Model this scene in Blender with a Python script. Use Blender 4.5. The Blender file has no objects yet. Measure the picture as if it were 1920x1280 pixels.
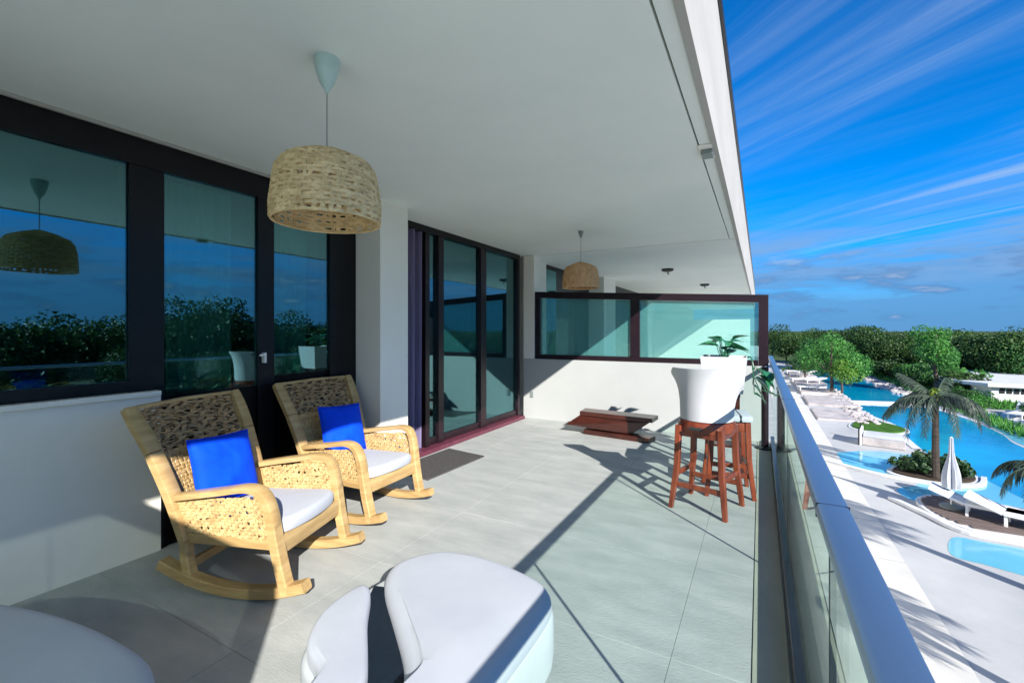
import bpy, bmesh, math, random
from mathutils import Vector, Matrix, noise
C = bpy.context.scene
PI = math.pi
rng = random.Random(7)

# ------------------------------------------------------------------ camera
YAW = math.radians(28.68)
cam_d = bpy.data.cameras.new('camera')
cam = bpy.data.objects.new('camera', cam_d); C.collection.objects.link(cam)
cam.location = (0, 0, 1.5); cam.rotation_euler = (PI/2, 0, YAW)
cam_d.sensor_width = 36; cam_d.lens = 850/1920*36
cam_d.shift_y = -20/1920
cam_d.clip_start = 0.05; cam_d.clip_end = 9000
C.camera = cam

# ------------------------------------------------------------------ light
SUN_EL = math.radians(28.0)
SUN_AZ = math.radians(133.1)            # clockwise from +Y
sun_dir = Vector((math.sin(SUN_AZ)*math.cos(SUN_EL), math.cos(SUN_AZ)*math.cos(SUN_EL), math.sin(SUN_EL)))
sd = bpy.data.lights.new('sun', 'SUN'); sd.energy = 3.1; sd.angle = math.radians(0.5); sd.color = (1.0, 0.955, 0.9)
so = bpy.data.objects.new('sun', sd); C.collection.objects.link(so)
so.rotation_euler = (-sun_dir).to_track_quat('-Z', 'Y').to_euler()
so.location = sun_dir*40

W = bpy.data.worlds.new('World'); C.world = W; W.use_nodes = True
nt = W.node_tree; nt.nodes.clear()
def wn(t, **k):
    n = nt.nodes.new(t)
    for a, b in k.items(): setattr(n, a, b)
    return n
def wmath(op, a, b=None, c=None, clamp=False):
    n = wn('ShaderNodeMath', operation=op, use_clamp=clamp)
    for i, v in enumerate((a, b, c)):
        if v is None: continue
        if isinstance(v, (int, float)): n.inputs[i].default_value = v
        else: nt.links.new(v, n.inputs[i])
    return n.outputs[0]
def wsmooth(v, lo, hi, a=0.0, b=1.0):
    n = wn('ShaderNodeMapRange', interpolation_type='SMOOTHSTEP')
    nt.links.new(v, n.inputs[0])
    for i, x in enumerate((lo, hi, a, b)): n.inputs[i+1].default_value = x
    return n.outputs[0]
sky = wn('ShaderNodeTexSky'); sky.sky_type = 'NISHITA'; sky.sun_disc = False
sky.sun_elevation = SUN_EL; sky.sun_rotation = SUN_AZ
sky.air_density = 0.8; sky.dust_density = 0.0; sky.ozone_density = 1.6
hs = wn('ShaderNodeHueSaturation'); hs.inputs['Saturation'].default_value = 1.25; hs.inputs['Value'].default_value = 1.0
tint = wn('ShaderNodeMix', data_type='RGBA', blend_type='MULTIPLY'); tint.inputs[0].default_value = 1.0
nt.links.new(sky.outputs[0], tint.inputs[6]); tint.inputs[7].default_value = (0.40, 0.70, 1.05, 1)
nt.links.new(tint.outputs[2], hs.inputs['Color'])
tc = wn('ShaderNodeTexCoord')
sx = wn('ShaderNodeSeparateXYZ'); nt.links.new(tc.outputs['Generated'], sx.inputs[0])
el = sx.outputs[2]
den = wmath('ADD', wmath('MAXIMUM', el, 0.0), 0.06)
px, py = wmath('DIVIDE', sx.outputs[0], den), wmath('DIVIDE', sx.outputs[1], den)
def skynoise(ang, sx_, sy_, scale, detail, rough, seed, dist=0.0):
    ca, sa = math.cos(ang), math.sin(ang)
    u = wmath('ADD', wmath('MULTIPLY', px, ca), wmath('MULTIPLY', py, sa))
    v = wmath('SUBTRACT', wmath('MULTIPLY', py, ca), wmath('MULTIPLY', px, sa))
    cb = wn('ShaderNodeCombineXYZ')
    nt.links.new(wmath('MULTIPLY', u, sx_), cb.inputs[0]); nt.links.new(wmath('MULTIPLY', v, sy_), cb.inputs[1])
    cb.inputs[2].default_value = seed
    n = wn('ShaderNodeTexNoise'); n.inputs['Scale'].default_value = scale; n.inputs['Detail'].default_value = detail
    n.inputs['Roughness'].default_value = rough; n.inputs['Distortion'].default_value = dist
    nt.links.new(cb.outputs[0], n.inputs['Vector'])
    return n.outputs[0]
# long cirrus streaks, fine filaments inside broad bands
ST = math.radians(137)
broad = skynoise(ST, 0.14, 0.8, 1.0, 5, 0.55, 3.1, 0.6)
fine = skynoise(ST, 0.30, 4.2, 1.0, 9, 0.66, 9.4, 0.7)
cir = wmath('MULTIPLY', wsmooth(broad, 0.43, 0.68), wsmooth(fine, 0.33, 0.78))
cir = wmath('MULTIPLY', cir, wsmooth(el, 0.06, 0.22))
# low pale layer and broken cumulus near the horizon
cz = wn('ShaderNodeCombineXYZ'); az = wmath('ARCTAN2', sx.outputs[0], sx.outputs[1])
nt.links.new(wmath('MULTIPLY', az, 2.2), cz.inputs[0]); nt.links.new(wmath('MULTIPLY', el, 16.0), cz.inputs[1]); cz.inputs[2].default_value = 4.7
nl = wn('ShaderNodeTexNoise'); nl.inputs['Scale'].default_value = 1.3; nl.inputs['Detail'].default_value = 7; nl.inputs['Roughness'].default_value = 0.58
nt.links.new(cz.outputs[0], nl.inputs['Vector'])
lay = wmath('MULTIPLY', wmath('ADD', wmath('MULTIPLY', wsmooth(nl.outputs[0], 0.30, 0.62), 0.9), wsmooth(el, 0.16, 0.02), clamp=True), wmath('MULTIPLY', wsmooth(el, -0.03, 0.0), wsmooth(el, 0.25, 0.12)))
cz2 = wn('ShaderNodeCombineXYZ')
nt.links.new(wmath('MULTIPLY', az, 9.0), cz2.inputs[0]); nt.links.new(wmath('MULTIPLY', el, 34.0), cz2.inputs[1]); cz2.inputs[2].default_value = 1.9
nc = wn('ShaderNodeTexNoise'); nc.inputs['Scale'].default_value = 1.0; nc.inputs['Detail'].default_value = 8; nc.inputs['Roughness'].default_value = 0.6
nt.links.new(cz2.outputs[0], nc.inputs['Vector'])
cum = wmath('MULTIPLY', wsmooth(nc.outputs[0], 0.46, 0.64), wmath('MULTIPLY', wsmooth(el, 0.0, 0.04), wsmooth(el, 0.17, 0.10)))
cumhi = wmath('MULTIPLY', wsmooth(nc.outputs[0], 0.56, 0.70), wmath('MULTIPLY', wsmooth(el, 0.0, 0.03), wsmooth(el, 0.17, 0.11)))
veil = wmath('MULTIPLY', wsmooth(skynoise(ST+0.25, 0.16, 0.5, 1.0, 8, 0.62, 21.3, 0.9), 0.42, 0.75), wsmooth(el, 0.10, 0.2))
def wmix(fac, a, bcol):
    m = wn('ShaderNodeMix', data_type='RGBA')
    nt.links.new(fac, m.inputs[0]); nt.links.new(a, m.inputs[6]); m.inputs[7].default_value = (*bcol, 1)
    return m.outputs[2]
col = hs.outputs[0]
col = wmix(wmath('MULTIPLY', veil, 0.38), col, (1.0, 2.0, 3.6))
col = wmix(wmath('MULTIPLY', cir, 0.78), col, (2.3, 3.0, 4.0))
col = wmix(wmath('MULTIPLY', lay, 0.85), col, (0.62, 1.50, 3.0))
col = wmix(wmath('MULTIPLY', wsmooth(el, 0.085, 0.0), 0.5), col, (0.2, 1.05, 2.7))
col = wmix(wmath('MULTIPLY', wmath('MULTIPLY', wsmooth(nl.outputs[0], 0.40, 0.62), wmath('MULTIPLY', wsmooth(el, 0.06, 0.10), wsmooth(el, 0.22, 0.14))), 0.55), col, (1.35, 2.2, 3.6))
col = wmix(wmath('MULTIPLY', cum, 0.6), col, (0.42, 1.05, 2.3))
col = wmix(wmath('MULTIPLY', cumhi, 0.55), col, (2.2, 2.8, 3.8))
bg = wn('ShaderNodeBackground'); bg.inputs[1].default_value = 0.069
nt.links.new(col, bg.inputs[0])
wo = wn('ShaderNodeOutputWorld'); nt.links.new(bg.outputs[0], wo.inputs[0])

C.view_settings.view_transform = 'Standard'; C.view_settings.look = 'None'
C.view_settings.gamma = 1; C.view_settings.use_curve_mapping = False
C.view_settings.exposure = 1.65
C.render.engine = 'CYCLES'
cy = C.cycles
cy.max_bounces = 10; cy.diffuse_bounces = 5; cy.glossy_bounces = 5; cy.transparent_max_bounces = 16; cy.transmission_bounces = 6
cy.caustics_reflective = False; cy.caustics_refractive = False
cy.use_denoising = True
try: cy.denoiser = 'OPENIMAGEDENOISE'
except Exception: pass
cy.sample_clamp_indirect = 6.0

# ------------------------------------------------------------------ materials
def new_mat(name):
    m = bpy.data.materials.new(name); m.use_nodes = True
    t = m.node_tree; p = t.nodes['Principled BSDF']
    return m, t, p
def N(t, kind, **k):
    n = t.nodes.new(kind)
    for a, b in k.items(): setattr(n, a, b)
    return n
def mat(name, c1, c2=None, rough=0.6, scale=6.0, stretch=(1,1,1), bump=0.0, bscale=None, spec=0.4, metal=0.0,
        detail=6, lo=0.35, hi=0.65, coat=0.0, world=False, sheen=0.0, rvar=0.0):
    m, t, p = new_mat(name)
    c2 = c2 or tuple(min(1, x*0.82) for x in c1)
    tcn = N(t, 'ShaderNodeTexCoord'); mp = N(t, 'ShaderNodeMapping'); mp.inputs['Scale'].default_value = stretch
    if world:
        g = N(t, 'ShaderNodeNewGeometry'); t.links.new(g.outputs['Position'], mp.inputs[0])
    else: t.links.new(tcn.outputs['Object'], mp.inputs[0])
    n = N(t, 'ShaderNodeTexNoise'); n.inputs['Scale'].default_value = scale; n.inputs['Detail'].default_value = detail
    n.inputs['Roughness'].default_value = 0.62
    t.links.new(mp.outputs[0], n.inputs['Vector'])
    r = N(t, 'ShaderNodeValToRGB'); r.color_ramp.elements[0].position = lo; r.color_ramp.elements[1].position = hi
    r.color_ramp.elements[0].color = (*c2, 1); r.color_ramp.elements[1].color = (*c1, 1)
    t.links.new(n.outputs[0], r.inputs[0]); t.links.new(r.outputs[0], p.inputs['Base Color'])
    p.inputs['Roughness'].default_value = rough; p.inputs['Specular IOR Level'].default_value = spec
    p.inputs['Metallic'].default_value = metal; p.inputs['Coat Weight'].default_value = coat
    if sheen: p.inputs['Sheen Weight'].default_value = sheen
    if rvar:
        mr = N(t, 'ShaderNodeMapRange'); t.links.new(n.outputs[0], mr.inputs[0])
        mr.inputs[1].default_value = lo; mr.inputs[2].default_value = hi
        mr.inputs[3].default_value = rough+rvar; mr.inputs[4].default_value = rough-rvar
        t.links.new(mr.outputs[0], p.inputs['Roughness'])
    if bump:
        n2 = N(t, 'ShaderNodeTexNoise'); n2.inputs['Scale'].default_value = bscale or scale*5; n2.inputs['Detail'].default_value = 5
        t.links.new(mp.outputs[0], n2.inputs['Vector'])
        b = N(t, 'ShaderNodeBump'); b.inputs['Strength'].default_value = bump; b.inputs['Distance'].default_value = 0.02
        t.links.new(n2.outputs[0], b.inputs['Height']); t.links.new(b.outputs[0], p.inputs['Normal'])
    return m
def glass_mat(name, tint, gloss_col, base_reflect, ior=1.5, rough=0.0, diffuse=None, dfac=0.0, tlu=0.35):
    m = bpy.data.materials.new(name); m.use_nodes = True; t = m.node_tree; t.nodes.clear()
    tr = N(t, 'ShaderNodeBsdfTransparent'); tr.inputs[0].default_value = (*tint, 1)
    gl = N(t, 'ShaderNodeBsdfGlossy'); gl.inputs[0].default_value = (*gloss_col, 1); gl.inputs['Roughness'].default_value = rough
    base = tr.outputs[0]
    if diffuse:
        df = N(t, 'ShaderNodeBsdfDiffuse'); df.inputs[0].default_value = (*diffuse, 1)
        tl = N(t, 'ShaderNodeBsdfTranslucent'); tl.inputs[0].default_value = (*diffuse, 1)
        m0 = N(t, 'ShaderNodeMixShader'); m0.inputs[0].default_value = tlu
        t.links.new(df.outputs[0], m0.inputs[1]); t.links.new(tl.outputs[0], m0.inputs[2])
        m1 = N(t, 'ShaderNodeMixShader'); m1.inputs[0].default_value = dfac
        t.links.new(tr.outputs[0], m1.inputs[1]); t.links.new(m0.outputs[0], m1.inputs[2]); base = m1.outputs[0]
    lw = N(t, 'ShaderNodeLayerWeight'); lw.inputs[0].default_value = 0.5      # facing = 1-|cos|
    r0 = ((ior-1)/(ior+1))**2
    pw = N(t, 'ShaderNodeMath', operation='POWER'); t.links.new(lw.outputs['Facing'], pw.inputs[0]); pw.inputs[1].default_value = 5
    fr = N(t, 'ShaderNodeMath', operation='MULTIPLY_ADD'); t.links.new(pw.outputs[0], fr.inputs[0]); fr.inputs[1].default_value = 1-r0; fr.inputs[2].default_value = r0
    ad = N(t, 'ShaderNodeMath', operation='MULTIPLY_ADD', use_clamp=True)
    t.links.new(fr.outputs[0], ad.inputs[0]); ad.inputs[1].default_value = 1-base_reflect; ad.inputs[2].default_value = base_reflect
    mx = N(t, 'ShaderNodeMixShader')
    t.links.new(ad.outputs[0], mx.inputs[0]); t.links.new(base, mx.inputs[1]); t.links.new(gl.outputs[0], mx.inputs[2])
    o = N(t, 'ShaderNodeOutputMaterial'); t.links.new(mx.outputs[0], o.inputs[0])
    return m
M = {}
M['plaster'] = mat('white_plaster', (0.83,0.80,0.72), (0.79,0.765,0.69), 0.75, 1.6, bump=0.05, bscale=60, spec=0.2)
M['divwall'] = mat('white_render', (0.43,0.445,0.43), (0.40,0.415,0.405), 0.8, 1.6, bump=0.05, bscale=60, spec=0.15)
M['ceil'] = mat('ceiling_paint', (0.82,0.85,0.79), (0.76,0.795,0.745), 0.8, 0.8, bump=0.05, bscale=50, spec=0.15)
M['fascia'] = mat('fascia_paint', (0.42,0.405,0.37), (0.37,0.355,0.32), 0.7, 2.5, (1,0.3,1), bump=0.04, spec=0.2)
M['tile'] = mat('stone_tile', (0.45,0.465,0.445), (0.32,0.342,0.328), 0.55, 2.2, (1.0,2.6,1), bump=0.16, bscale=38, spec=0.35, world=True, rvar=0.1, lo=0.3, hi=0.7, detail=9)
M['grout'] = mat('dark_grout', (0.34,0.35,0.34), rough=0.9, scale=20)
M['shaded_edge_stone'] = mat('shaded_edge_stone', (0.38,0.395,0.32), (0.31,0.325,0.27), 0.55, 5, (1,0.4,1), bump=0.1, world=True)  # darker tone holds the base channel's shadow along the floor edge
M['black'] = mat('black_frame', (0.006,0.006,0.007), (0.004,0.004,0.005), 0.35, 8, spec=0.3)
M['panel'] = mat('black_panel', (0.004,0.004,0.005), (0.003,0.003,0.004), 0.3, 5, spec=0.15)
M['plumframe'] = mat('plum_black_frame', (0.018,0.008,0.012), (0.011,0.005,0.008), 0.35, 8, spec=0.35)
M['plum'] = mat('plum_threshold', (0.14,0.035,0.055), (0.09,0.022,0.04), 0.4, 14, spec=0.4)
M['alu'] = mat('satin_aluminium', (0.20,0.31,0.43), (0.17,0.27,0.38), 0.33, 3, (1,0.1,1), metal=0.75, spec=0.5)
M['channel'] = mat('dark_channel', (0.012,0.016,0.022), (0.008,0.011,0.016), 0.28, 6, spec=0.5)
M['rattan'] = mat('rattan', (0.62,0.44,0.20), (0.40,0.26,0.11), 0.6, 16, (1,1,1), bump=0.3, bscale=120, spec=0.3)
M['rattan_shaded'] = mat('shaded_rattan', (0.52,0.33,0.16), (0.30,0.175,0.085), 0.6, 18, bump=0.3, bscale=120, spec=0.3)  # browner than the side weave: shade on the upper back put into colour
M['seagrass'] = mat('seagrass', (0.90,0.66,0.35), (0.58,0.40,0.19), 0.75, 14, (1,1,3), bump=0.4, bscale=90, spec=0.2)
M['seagrass2'] = mat('brown_seagrass', (0.76,0.46,0.23), (0.50,0.28,0.13), 0.75, 14, (3,3,1), bump=0.4, bscale=90, spec=0.2)
M['oak'] = mat('pale_oak', (0.54,0.37,0.165), (0.40,0.255,0.10), 0.42, 5, (1,1,6), bump=0.08, bscale=40, spec=0.4)
M['oakx'] = mat('pale_oak_long', (0.52,0.35,0.15), (0.38,0.24,0.095), 0.42, 4, (1,9,9), bump=0.08, bscale=30, spec=0.4)
M['darkwood'] = mat('dark_wood', (0.075,0.045,0.028), (0.035,0.02,0.013), 0.4, 5, (1,8,8), bump=0.08, spec=0.4)
M['redwood'] = mat('red_brown_wood', (0.26,0.055,0.022), (0.13,0.024,0.012), 0.33, 6, (4,4,0.7), bump=0.08, bscale=40, spec=0.5, coat=0.15)
M['bench'] = mat('mahogany', (0.075,0.018,0.011), (0.028,0.008,0.006), 0.3, 5, (0.6,6,6), bump=0.06, spec=0.5, coat=0.2)
M['pad'] = mat('white_cushion_fabric', (0.45,0.47,0.505), (0.41,0.43,0.47), 0.85, 3, bump=0.09, bscale=7, spec=0.15, sheen=0.1)
M['shell'] = mat('white_lounger_shell', (0.52,0.55,0.555), (0.48,0.51,0.515), 0.5, 3, bump=0.04, bscale=80)
M['navy'] = mat('navy_shadow_and_stripe', (0.006,0.014,0.026), (0.004,0.010,0.018), 0.55, 30, bump=0.1)  # painted shadow wedge on the lounger; also the counter stool's stripe
M['blue'] = mat('blue_cushion', (0.002,0.075,0.80), (0.001,0.052,0.70), 0.75, 4, bump=0.14, bscale=240, spec=0.12)
M['mat'] = mat('grey_doormat', (0.12,0.115,0.11), (0.06,0.058,0.056), 0.95, 60, bump=0.6, bscale=220, spec=0.1)
M['curtain'] = mat('plum_grey_curtain', (0.17,0.145,0.25), (0.11,0.09,0.17), 0.8, 4, (8,8,0.3), sheen=0.3)
M['curtain_green'] = mat('green_sheer_curtain', (0.35,0.62,0.52), (0.25,0.50,0.42), 0.9, 3, (8,8,0.3))
M['room'] = mat('dim_room', (0.10,0.10,0.11), (0.07,0.07,0.08), 0.8, 2)
M['canopy'] = mat('pale_teal_metal', (0.50,0.64,0.62), (0.42,0.57,0.56), 0.4, 5)
M['cord'] = mat('grey_cord', (0.35,0.36,0.34), rough=0.6)
M['bulb'] = mat('frosted_bulb', (0.8,0.8,0.76), rough=0.3)
M['fix'] = mat('dark_fitting', (0.03,0.035,0.035), rough=0.5)
M['grey'] = mat('grey_plastic', (0.22,0.25,0.24), rough=0.5)
M['planter'] = mat('white_planter', (0.53,0.535,0.545), (0.49,0.495,0.505), 0.45, 3, bump=0.02)
M['soil'] = mat('soil', (0.05,0.035,0.022), rough=1, scale=30, bump=0.5)
M['facade'] = glass_mat('tinted_window_glass', (0.52,0.70,0.68), (0.42,0.80,0.88), 0.20, 1.5)
M['clear'] = glass_mat('balustrade_glass', (0.875,0.95,0.92), (0.9,0.97,0.95), 0.02, 1.4)
M['screen'] = glass_mat('teal_screen_glass', (0.72,0.93,0.91), (0.8,0.95,0.95), 0.02, 1.35, diffuse=(0.16,0.44,0.43), dfac=0.36)
M['frosted'] = glass_mat('light_softening_glass', (0.86,0.95,0.92), (0.9,0.95,0.95), 0.0, 1.3, 0.2, diffuse=(0.84,0.90,0.87), dfac=0.72, tlu=0.85)  # diffusing screen behind the camera, made pale to fill the near-left corner
# garden
M['sand'] = mat('white_deck', (0.46,0.465,0.46), (0.35,0.36,0.365), 0.8, 0.35, bump=0.08, bscale=8, spec=0.15, world=True, detail=8)
M['strip'] = mat('pale_paving', (0.56,0.545,0.50), (0.49,0.48,0.445), 0.75, 0.8, bump=0.05, bscale=12, spec=0.2, world=True)
M['terrain'] = mat('scrub_ground', (0.09,0.12,0.045), (0.045,0.07,0.03), 1.0, 0.05, world=True, spec=0.05)
M['sandbank'] = mat('gravel_soil', (0.42,0.38,0.32), (0.22,0.21,0.17), 0.95, 1.2, bump=0.6, bscale=6, world=True)
M['coping'] = mat('white_coping', (0.66,0.66,0.66), (0.56,0.57,0.58), 0.7, 2, world=True)
M['stone'] = mat('pinkish_stone', (0.50,0.45,0.43), (0.30,0.28,0.28), 0.85, 1.5, bump=0.4, bscale=10, world=True)
M['deckwood'] = mat('weathered_deck', (0.16,0.12,0.105), (0.09,0.068,0.06), 0.75, 3, (0.6,6,1), bump=0.2)
M['whitepaint'] = mat('white_paint', (0.78,0.78,0.76), (0.70,0.70,0.69), 0.55, 2)
M['darkmetal'] = mat('dark_metal', (0.018,0.018,0.02), rough=0.4)
M['grass'] = mat('lawn', (0.06,0.15,0.02), (0.03,0.085,0.012), 0.9, 3, bump=0.5, bscale=40, world=True, spec=0.1)
M['bark'] = mat('bark', (0.10,0.075,0.055), (0.05,0.038,0.03), 0.95, 9, (1,1,0.4), bump=0.6)
M['palmbark'] = mat('palm_bark', (0.07,0.052,0.04), (0.03,0.023,0.018), 0.95, 4, (1,1,6), bump=0.7)
def water_mat(name, c1, c2, rough=0.06, bump=0.12):
    m = mat(name, c1, c2, rough, 0.25, spec=0.35, world=True, bump=bump, bscale=3.2, detail=3)
    return m
M['water'] = water_mat('pool_water', (0.0,0.33,0.55), (0.0,0.21,0.42), 0.05, 0.3)
M['shallow'] = water_mat('shallow_water', (0.16,0.46,0.58), (0.10,0.38,0.52), 0.1)
def leaf_mat(name, c1, c2, trans=0.25, wscale=0.7, spec=0.3, rough=0.5):
    m, t, p = new_mat(name)
    g = N(t, 'ShaderNodeNewGeometry'); n = N(t, 'ShaderNodeTexNoise'); n.inputs['Scale'].default_value = wscale; n.inputs['Detail'].default_value = 4
    t.links.new(g.outputs['Position'], n.inputs['Vector'])
    oi = N(t, 'ShaderNodeObjectInfo')
    ad = N(t, 'ShaderNodeMath', operation='ADD'); t.links.new(n.outputs[0], ad.inputs[0])
    ml = N(t, 'ShaderNodeMath', operation='MULTIPLY_ADD'); t.links.new(oi.outputs['Random'], ml.inputs[0]); ml.inputs[1].default_value = 0.3; ml.inputs[2].default_value = -0.15
    ad2 = N(t, 'ShaderNodeMath', operation='MULTIPLY_ADD'); t.links.new(g.outputs['Random Per Island'], ad2.inputs[0]); ad2.inputs[1].default_value = 0.35; t.links.new(ml.outputs[0], ad2.inputs[2])
    t.links.new(ad2.outputs[0], ad.inputs[1])
    r = N(t, 'ShaderNodeValToRGB'); r.color_ramp.elements[0].position = 0.3; r.color_ramp.elements[1].position = 0.9
    r.color_ramp.elements[0].color = (*c2, 1); r.color_ramp.elements[1].color = (*c1, 1)
    t.links.new(ad.outputs[0], r.inputs[0]); t.links.new(r.outputs[0], p.inputs['Base Color'])
    p.inputs['Roughness'].default_value = rough; p.inputs['Specular IOR Level'].default_value = spec
    tl = N(t, 'ShaderNodeBsdfTranslucent'); t.links.new(r.outputs[0], tl.inputs[0])
    mx = N(t, 'ShaderNodeMixShader'); mx.inputs[0].default_value = trans
    o = t.nodes['Material Output']
    t.links.new(p.outputs[0], mx.inputs[1]); t.links.new(tl.outputs[0], mx.inputs[2]); t.links.new(mx.outputs[0], o.inputs[0])
    return m
M['leaf_dark'] = leaf_mat('dark_foliage', (0.06,0.125,0.025), (0.012,0.036,0.012))
M['leaf_mid'] = leaf_mat('mid_foliage', (0.06,0.17,0.035), (0.018,0.065,0.018))
M['leaf_bright'] = leaf_mat('bright_foliage', (0.10,0.30,0.05), (0.03,0.13,0.03), 0.35)
M['leaf_yellow'] = leaf_mat('yellow_foliage', (0.32,0.40,0.03), (0.13,0.22,0.02), 0.35)
M['leaf_lime'] = leaf_mat('lime_foliage', (0.19,0.34,0.045), (0.06,0.18,0.025), 0.35)
M['leaf_round'] = leaf_mat('round_leaf_foliage', (0.045,0.10,0.03), (0.012,0.035,0.014), 0.15, 2.0)
M['frond'] = leaf_mat('dry_palm_frond', (0.06,0.09,0.055), (0.02,0.03,0.028), 0.2, 2.0)
M['frond_green'] = leaf_mat('green_palm_frond', (0.07,0.17,0.04), (0.02,0.06,0.02), 0.3, 2.0)
M['houseleaf'] = leaf_mat('house_plant_leaf', (0.05,0.24,0.10), (0.015,0.10,0.05), 0.25, 9.0, 0.5, 0.3)

# ------------------------------------------------------------------ mesh helpers
class MB:
    def __init__(s): s.bm = bmesh.new()
    def quad(s, pts):
        return s.bm.faces.new([s.bm.verts.new(p) for p in pts])
    def box(s, x0, x1, y0, y1, z0, z1, mtx=None, bevel=0.0):
        g = bmesh.ops.create_cube(s.bm, size=1.0)
        vs = g['verts']
        for v in vs:
            v.co = Vector(((x0+x1)/2+v.co.x*(x1-x0), (y0+y1)/2+v.co.y*(y1-y0), (z0+z1)/2+v.co.z*(z1-z0)))
        if bevel:
            es = list({e for v in vs for e in v.link_edges})
            r = bmesh.ops.bevel(s.bm, geom=es, offset=bevel, segments=2, affect='EDGES', profile=0.6)
            vs = [v for v in r['verts']]
        if mtx is not None:
            for v in set(vs): v.co = mtx @ v.co
        return s
    def prism(s, poly, z0, z1, bevel=0.0, segs=3):
        b = s.bm
        lo = [b.verts.new((p[0], p[1], z0)) for p in poly]; hi = [b.verts.new((p[0], p[1], z1)) for p in poly]
        n = len(poly)
        ft = b.faces.new(hi); b.faces.new(lo[::-1])
        for i in range(n): b.faces.new((lo[i], lo[(i+1) % n], hi[(i+1) % n], hi[i]))
        if bevel:
            bmesh.ops.bevel(b, geom=list(ft.edges), offset=bevel, segments=segs, affect='EDGES', profile=0.5)
        return s
    def sheet(s, poly, z):
        s.bm.faces.new([s.bm.verts.new((p[0], p[1], z)) for p in poly]); return s
    def pillow(s, poly, z0, z1, r, dome=0.02, step=0.025):
        """soft pad: even outline, rounded top edge, slightly domed middle"""
        P = [Vector((p[0], p[1])) for p in poly]
        L = sum((P[i]-P[i-1]).length for i in range(len(P))); n = max(24, int(L/step)); out = []; acc = 0.0; k = 0; i = 0
        seg = [(P[j], P[(j+1) % len(P)]) for j in range(len(P))]; pos = 0.0
        for a, c in seg:
            l = (c-a).length
            while k*L/n < pos+l-1e-9 and k < n:
                out.append(a.lerp(c, (k*L/n-pos)/max(l, 1e-9))); k += 1
            pos += l
        for _ in range(4): out = [(out[j-1]+out[j]*2+out[(j+1) % len(out)])/4 for j in range(len(out))]
        b = s.bm; prof = [(0.0, z0), (-0.006, z0+(z1-z0)*0.25), (-0.006, z0+(z1-z0)*0.5)]
        for q in range(1, 6): a = q/5*PI/2; prof.append((r*(1-math.cos(a))-0.006, z1-(r-0.0)*(1-math.sin(a))*min(1, (z1-z0)*0.5/r)))
        rings = []
        for d, z in prof: rings.append([(x, y, z) for x, y in inset_poly(out, d)])
        c = sum((Vector((x, y)) for x, y, z in rings[-1]), Vector((0, 0)))/len(out)
        for f in (0.12, 0.3, 0.55, 0.8): rings.append([(x+(c.x-x)*f, y+(c.y-y)*f, z1+dome*math.sin(f*PI/2)) for x, y, z in rings[len(prof)-1]])
        vr = [[b.verts.new(p) for p in ring] for ring in rings]
        for r0, r1 in zip(vr, vr[1:]):
            for j in range(len(r0)): b.faces.new((r0[j], r0[(j+1) % len(r0)], r1[(j+1) % len(r0)], r1[j]))
        b.faces.new(vr[0][::-1]); b.faces.new(vr[-1])
        return s
    def tube(s, pts, radii, n=8, cap=True):
        b = s.bm; pts = [Vector(p) for p in pts]
        if not hasattr(radii, '__len__'): radii = [radii]*len(pts)
        rings = []; up = Vector((0.13, 0.21, 0.97))
        for i, p in enumerate(pts):
            d = (pts[min(i+1, len(pts)-1)]-pts[max(i-1, 0)]).normalized()
            u = d.cross(up)
            if u.length < 0.05: u = d.cross(Vector((1, 0, 0)))
            u.normalize(); w = d.cross(u).normalized()
            rings.append([b.verts.new(p+(u*math.cos(2*PI*k/n)+w*math.sin(2*PI*k/n))*radii[i]) for k in range(n)])
        for a, c in zip(rings, rings[1:]):
            for k in range(n): b.faces.new((a[k], a[(k+1) % n], c[(k+1) % n], c[k]))
        if cap: b.faces.new(rings[0][::-1]); b.faces.new(rings[-1])
        return s
    def slab(s, pts, wid, thick, wdir, bevel=0.0):
        """rectangular section swept along pts; wid along wdir, thick across"""
        b = s.bm; pts = [Vector(p) for p in pts]; wdir = Vector(wdir).normalized()
        if not hasattr(wid, '__len__'): wid = [wid]*len(pts)
        if not hasattr(thick, '__len__'): thick = [thick]*len(pts)
        rings = []
        for i, p in enumerate(pts):
            d = (pts[min(i+1, len(pts)-1)]-pts[max(i-1, 0)]).normalized()
            nn = d.cross(wdir).normalized(); w = wdir*wid[i]/2; t = nn*thick[i]/2
            c = 0.22
            ring = [p+w*(1-c)-t, p+w-t*(1-c), p+w+t*(1-c), p+w*(1-c)+t, p-w*(1-c)+t, p-w+t*(1-c), p-w-t*(1-c), p-w*(1-c)-t]
            rings.append([b.verts.new(q) for q in ring])
        for a, c in zip(rings, rings[1:]):
            for k in range(8): b.faces.new((a[k], a[(k+1) % 8], c[(k+1) % 8], c[k]))
        b.faces.new(rings[0][::-1]); b.faces.new(rings[-1])
        return s
    def lathe(s, prof, n=24, at=(0, 0, 0), cap=True):
        b = s.bm; rings = []
        for r, z in prof:
            rings.append([b.verts.new((at[0]+r*math.cos(2*PI*k/n), at[1]+r*math.sin(2*PI*k/n), at[2]+z)) for k in range(n)])
        for a, c in zip(rings, rings[1:]):
            for k in range(n): b.faces.new((a[k], a[(k+1) % n], c[(k+1) % n], c[k]))
        if cap: b.faces.new(rings[0][::-1]); b.faces.new(rings[-1])
        return s
    def ribbon(s, pts, nrms, wdirs, wid, th):
        b = s.bm; rings = []
        for p, nn, w in zip(pts, nrms, wdirs):
            a = w*wid/2; t = nn*th/2
            rings.append([b.verts.new(q) for q in (p-a-t, p+a-t, p+a*0.8+t, p-a*0.8+t)])
        for a, c in zip(rings, rings[1:]):
            for k in range(4): b.faces.new((a[k], a[(k+1) % 4], c[(k+1) % 4], c[k]))
        return s
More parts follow.
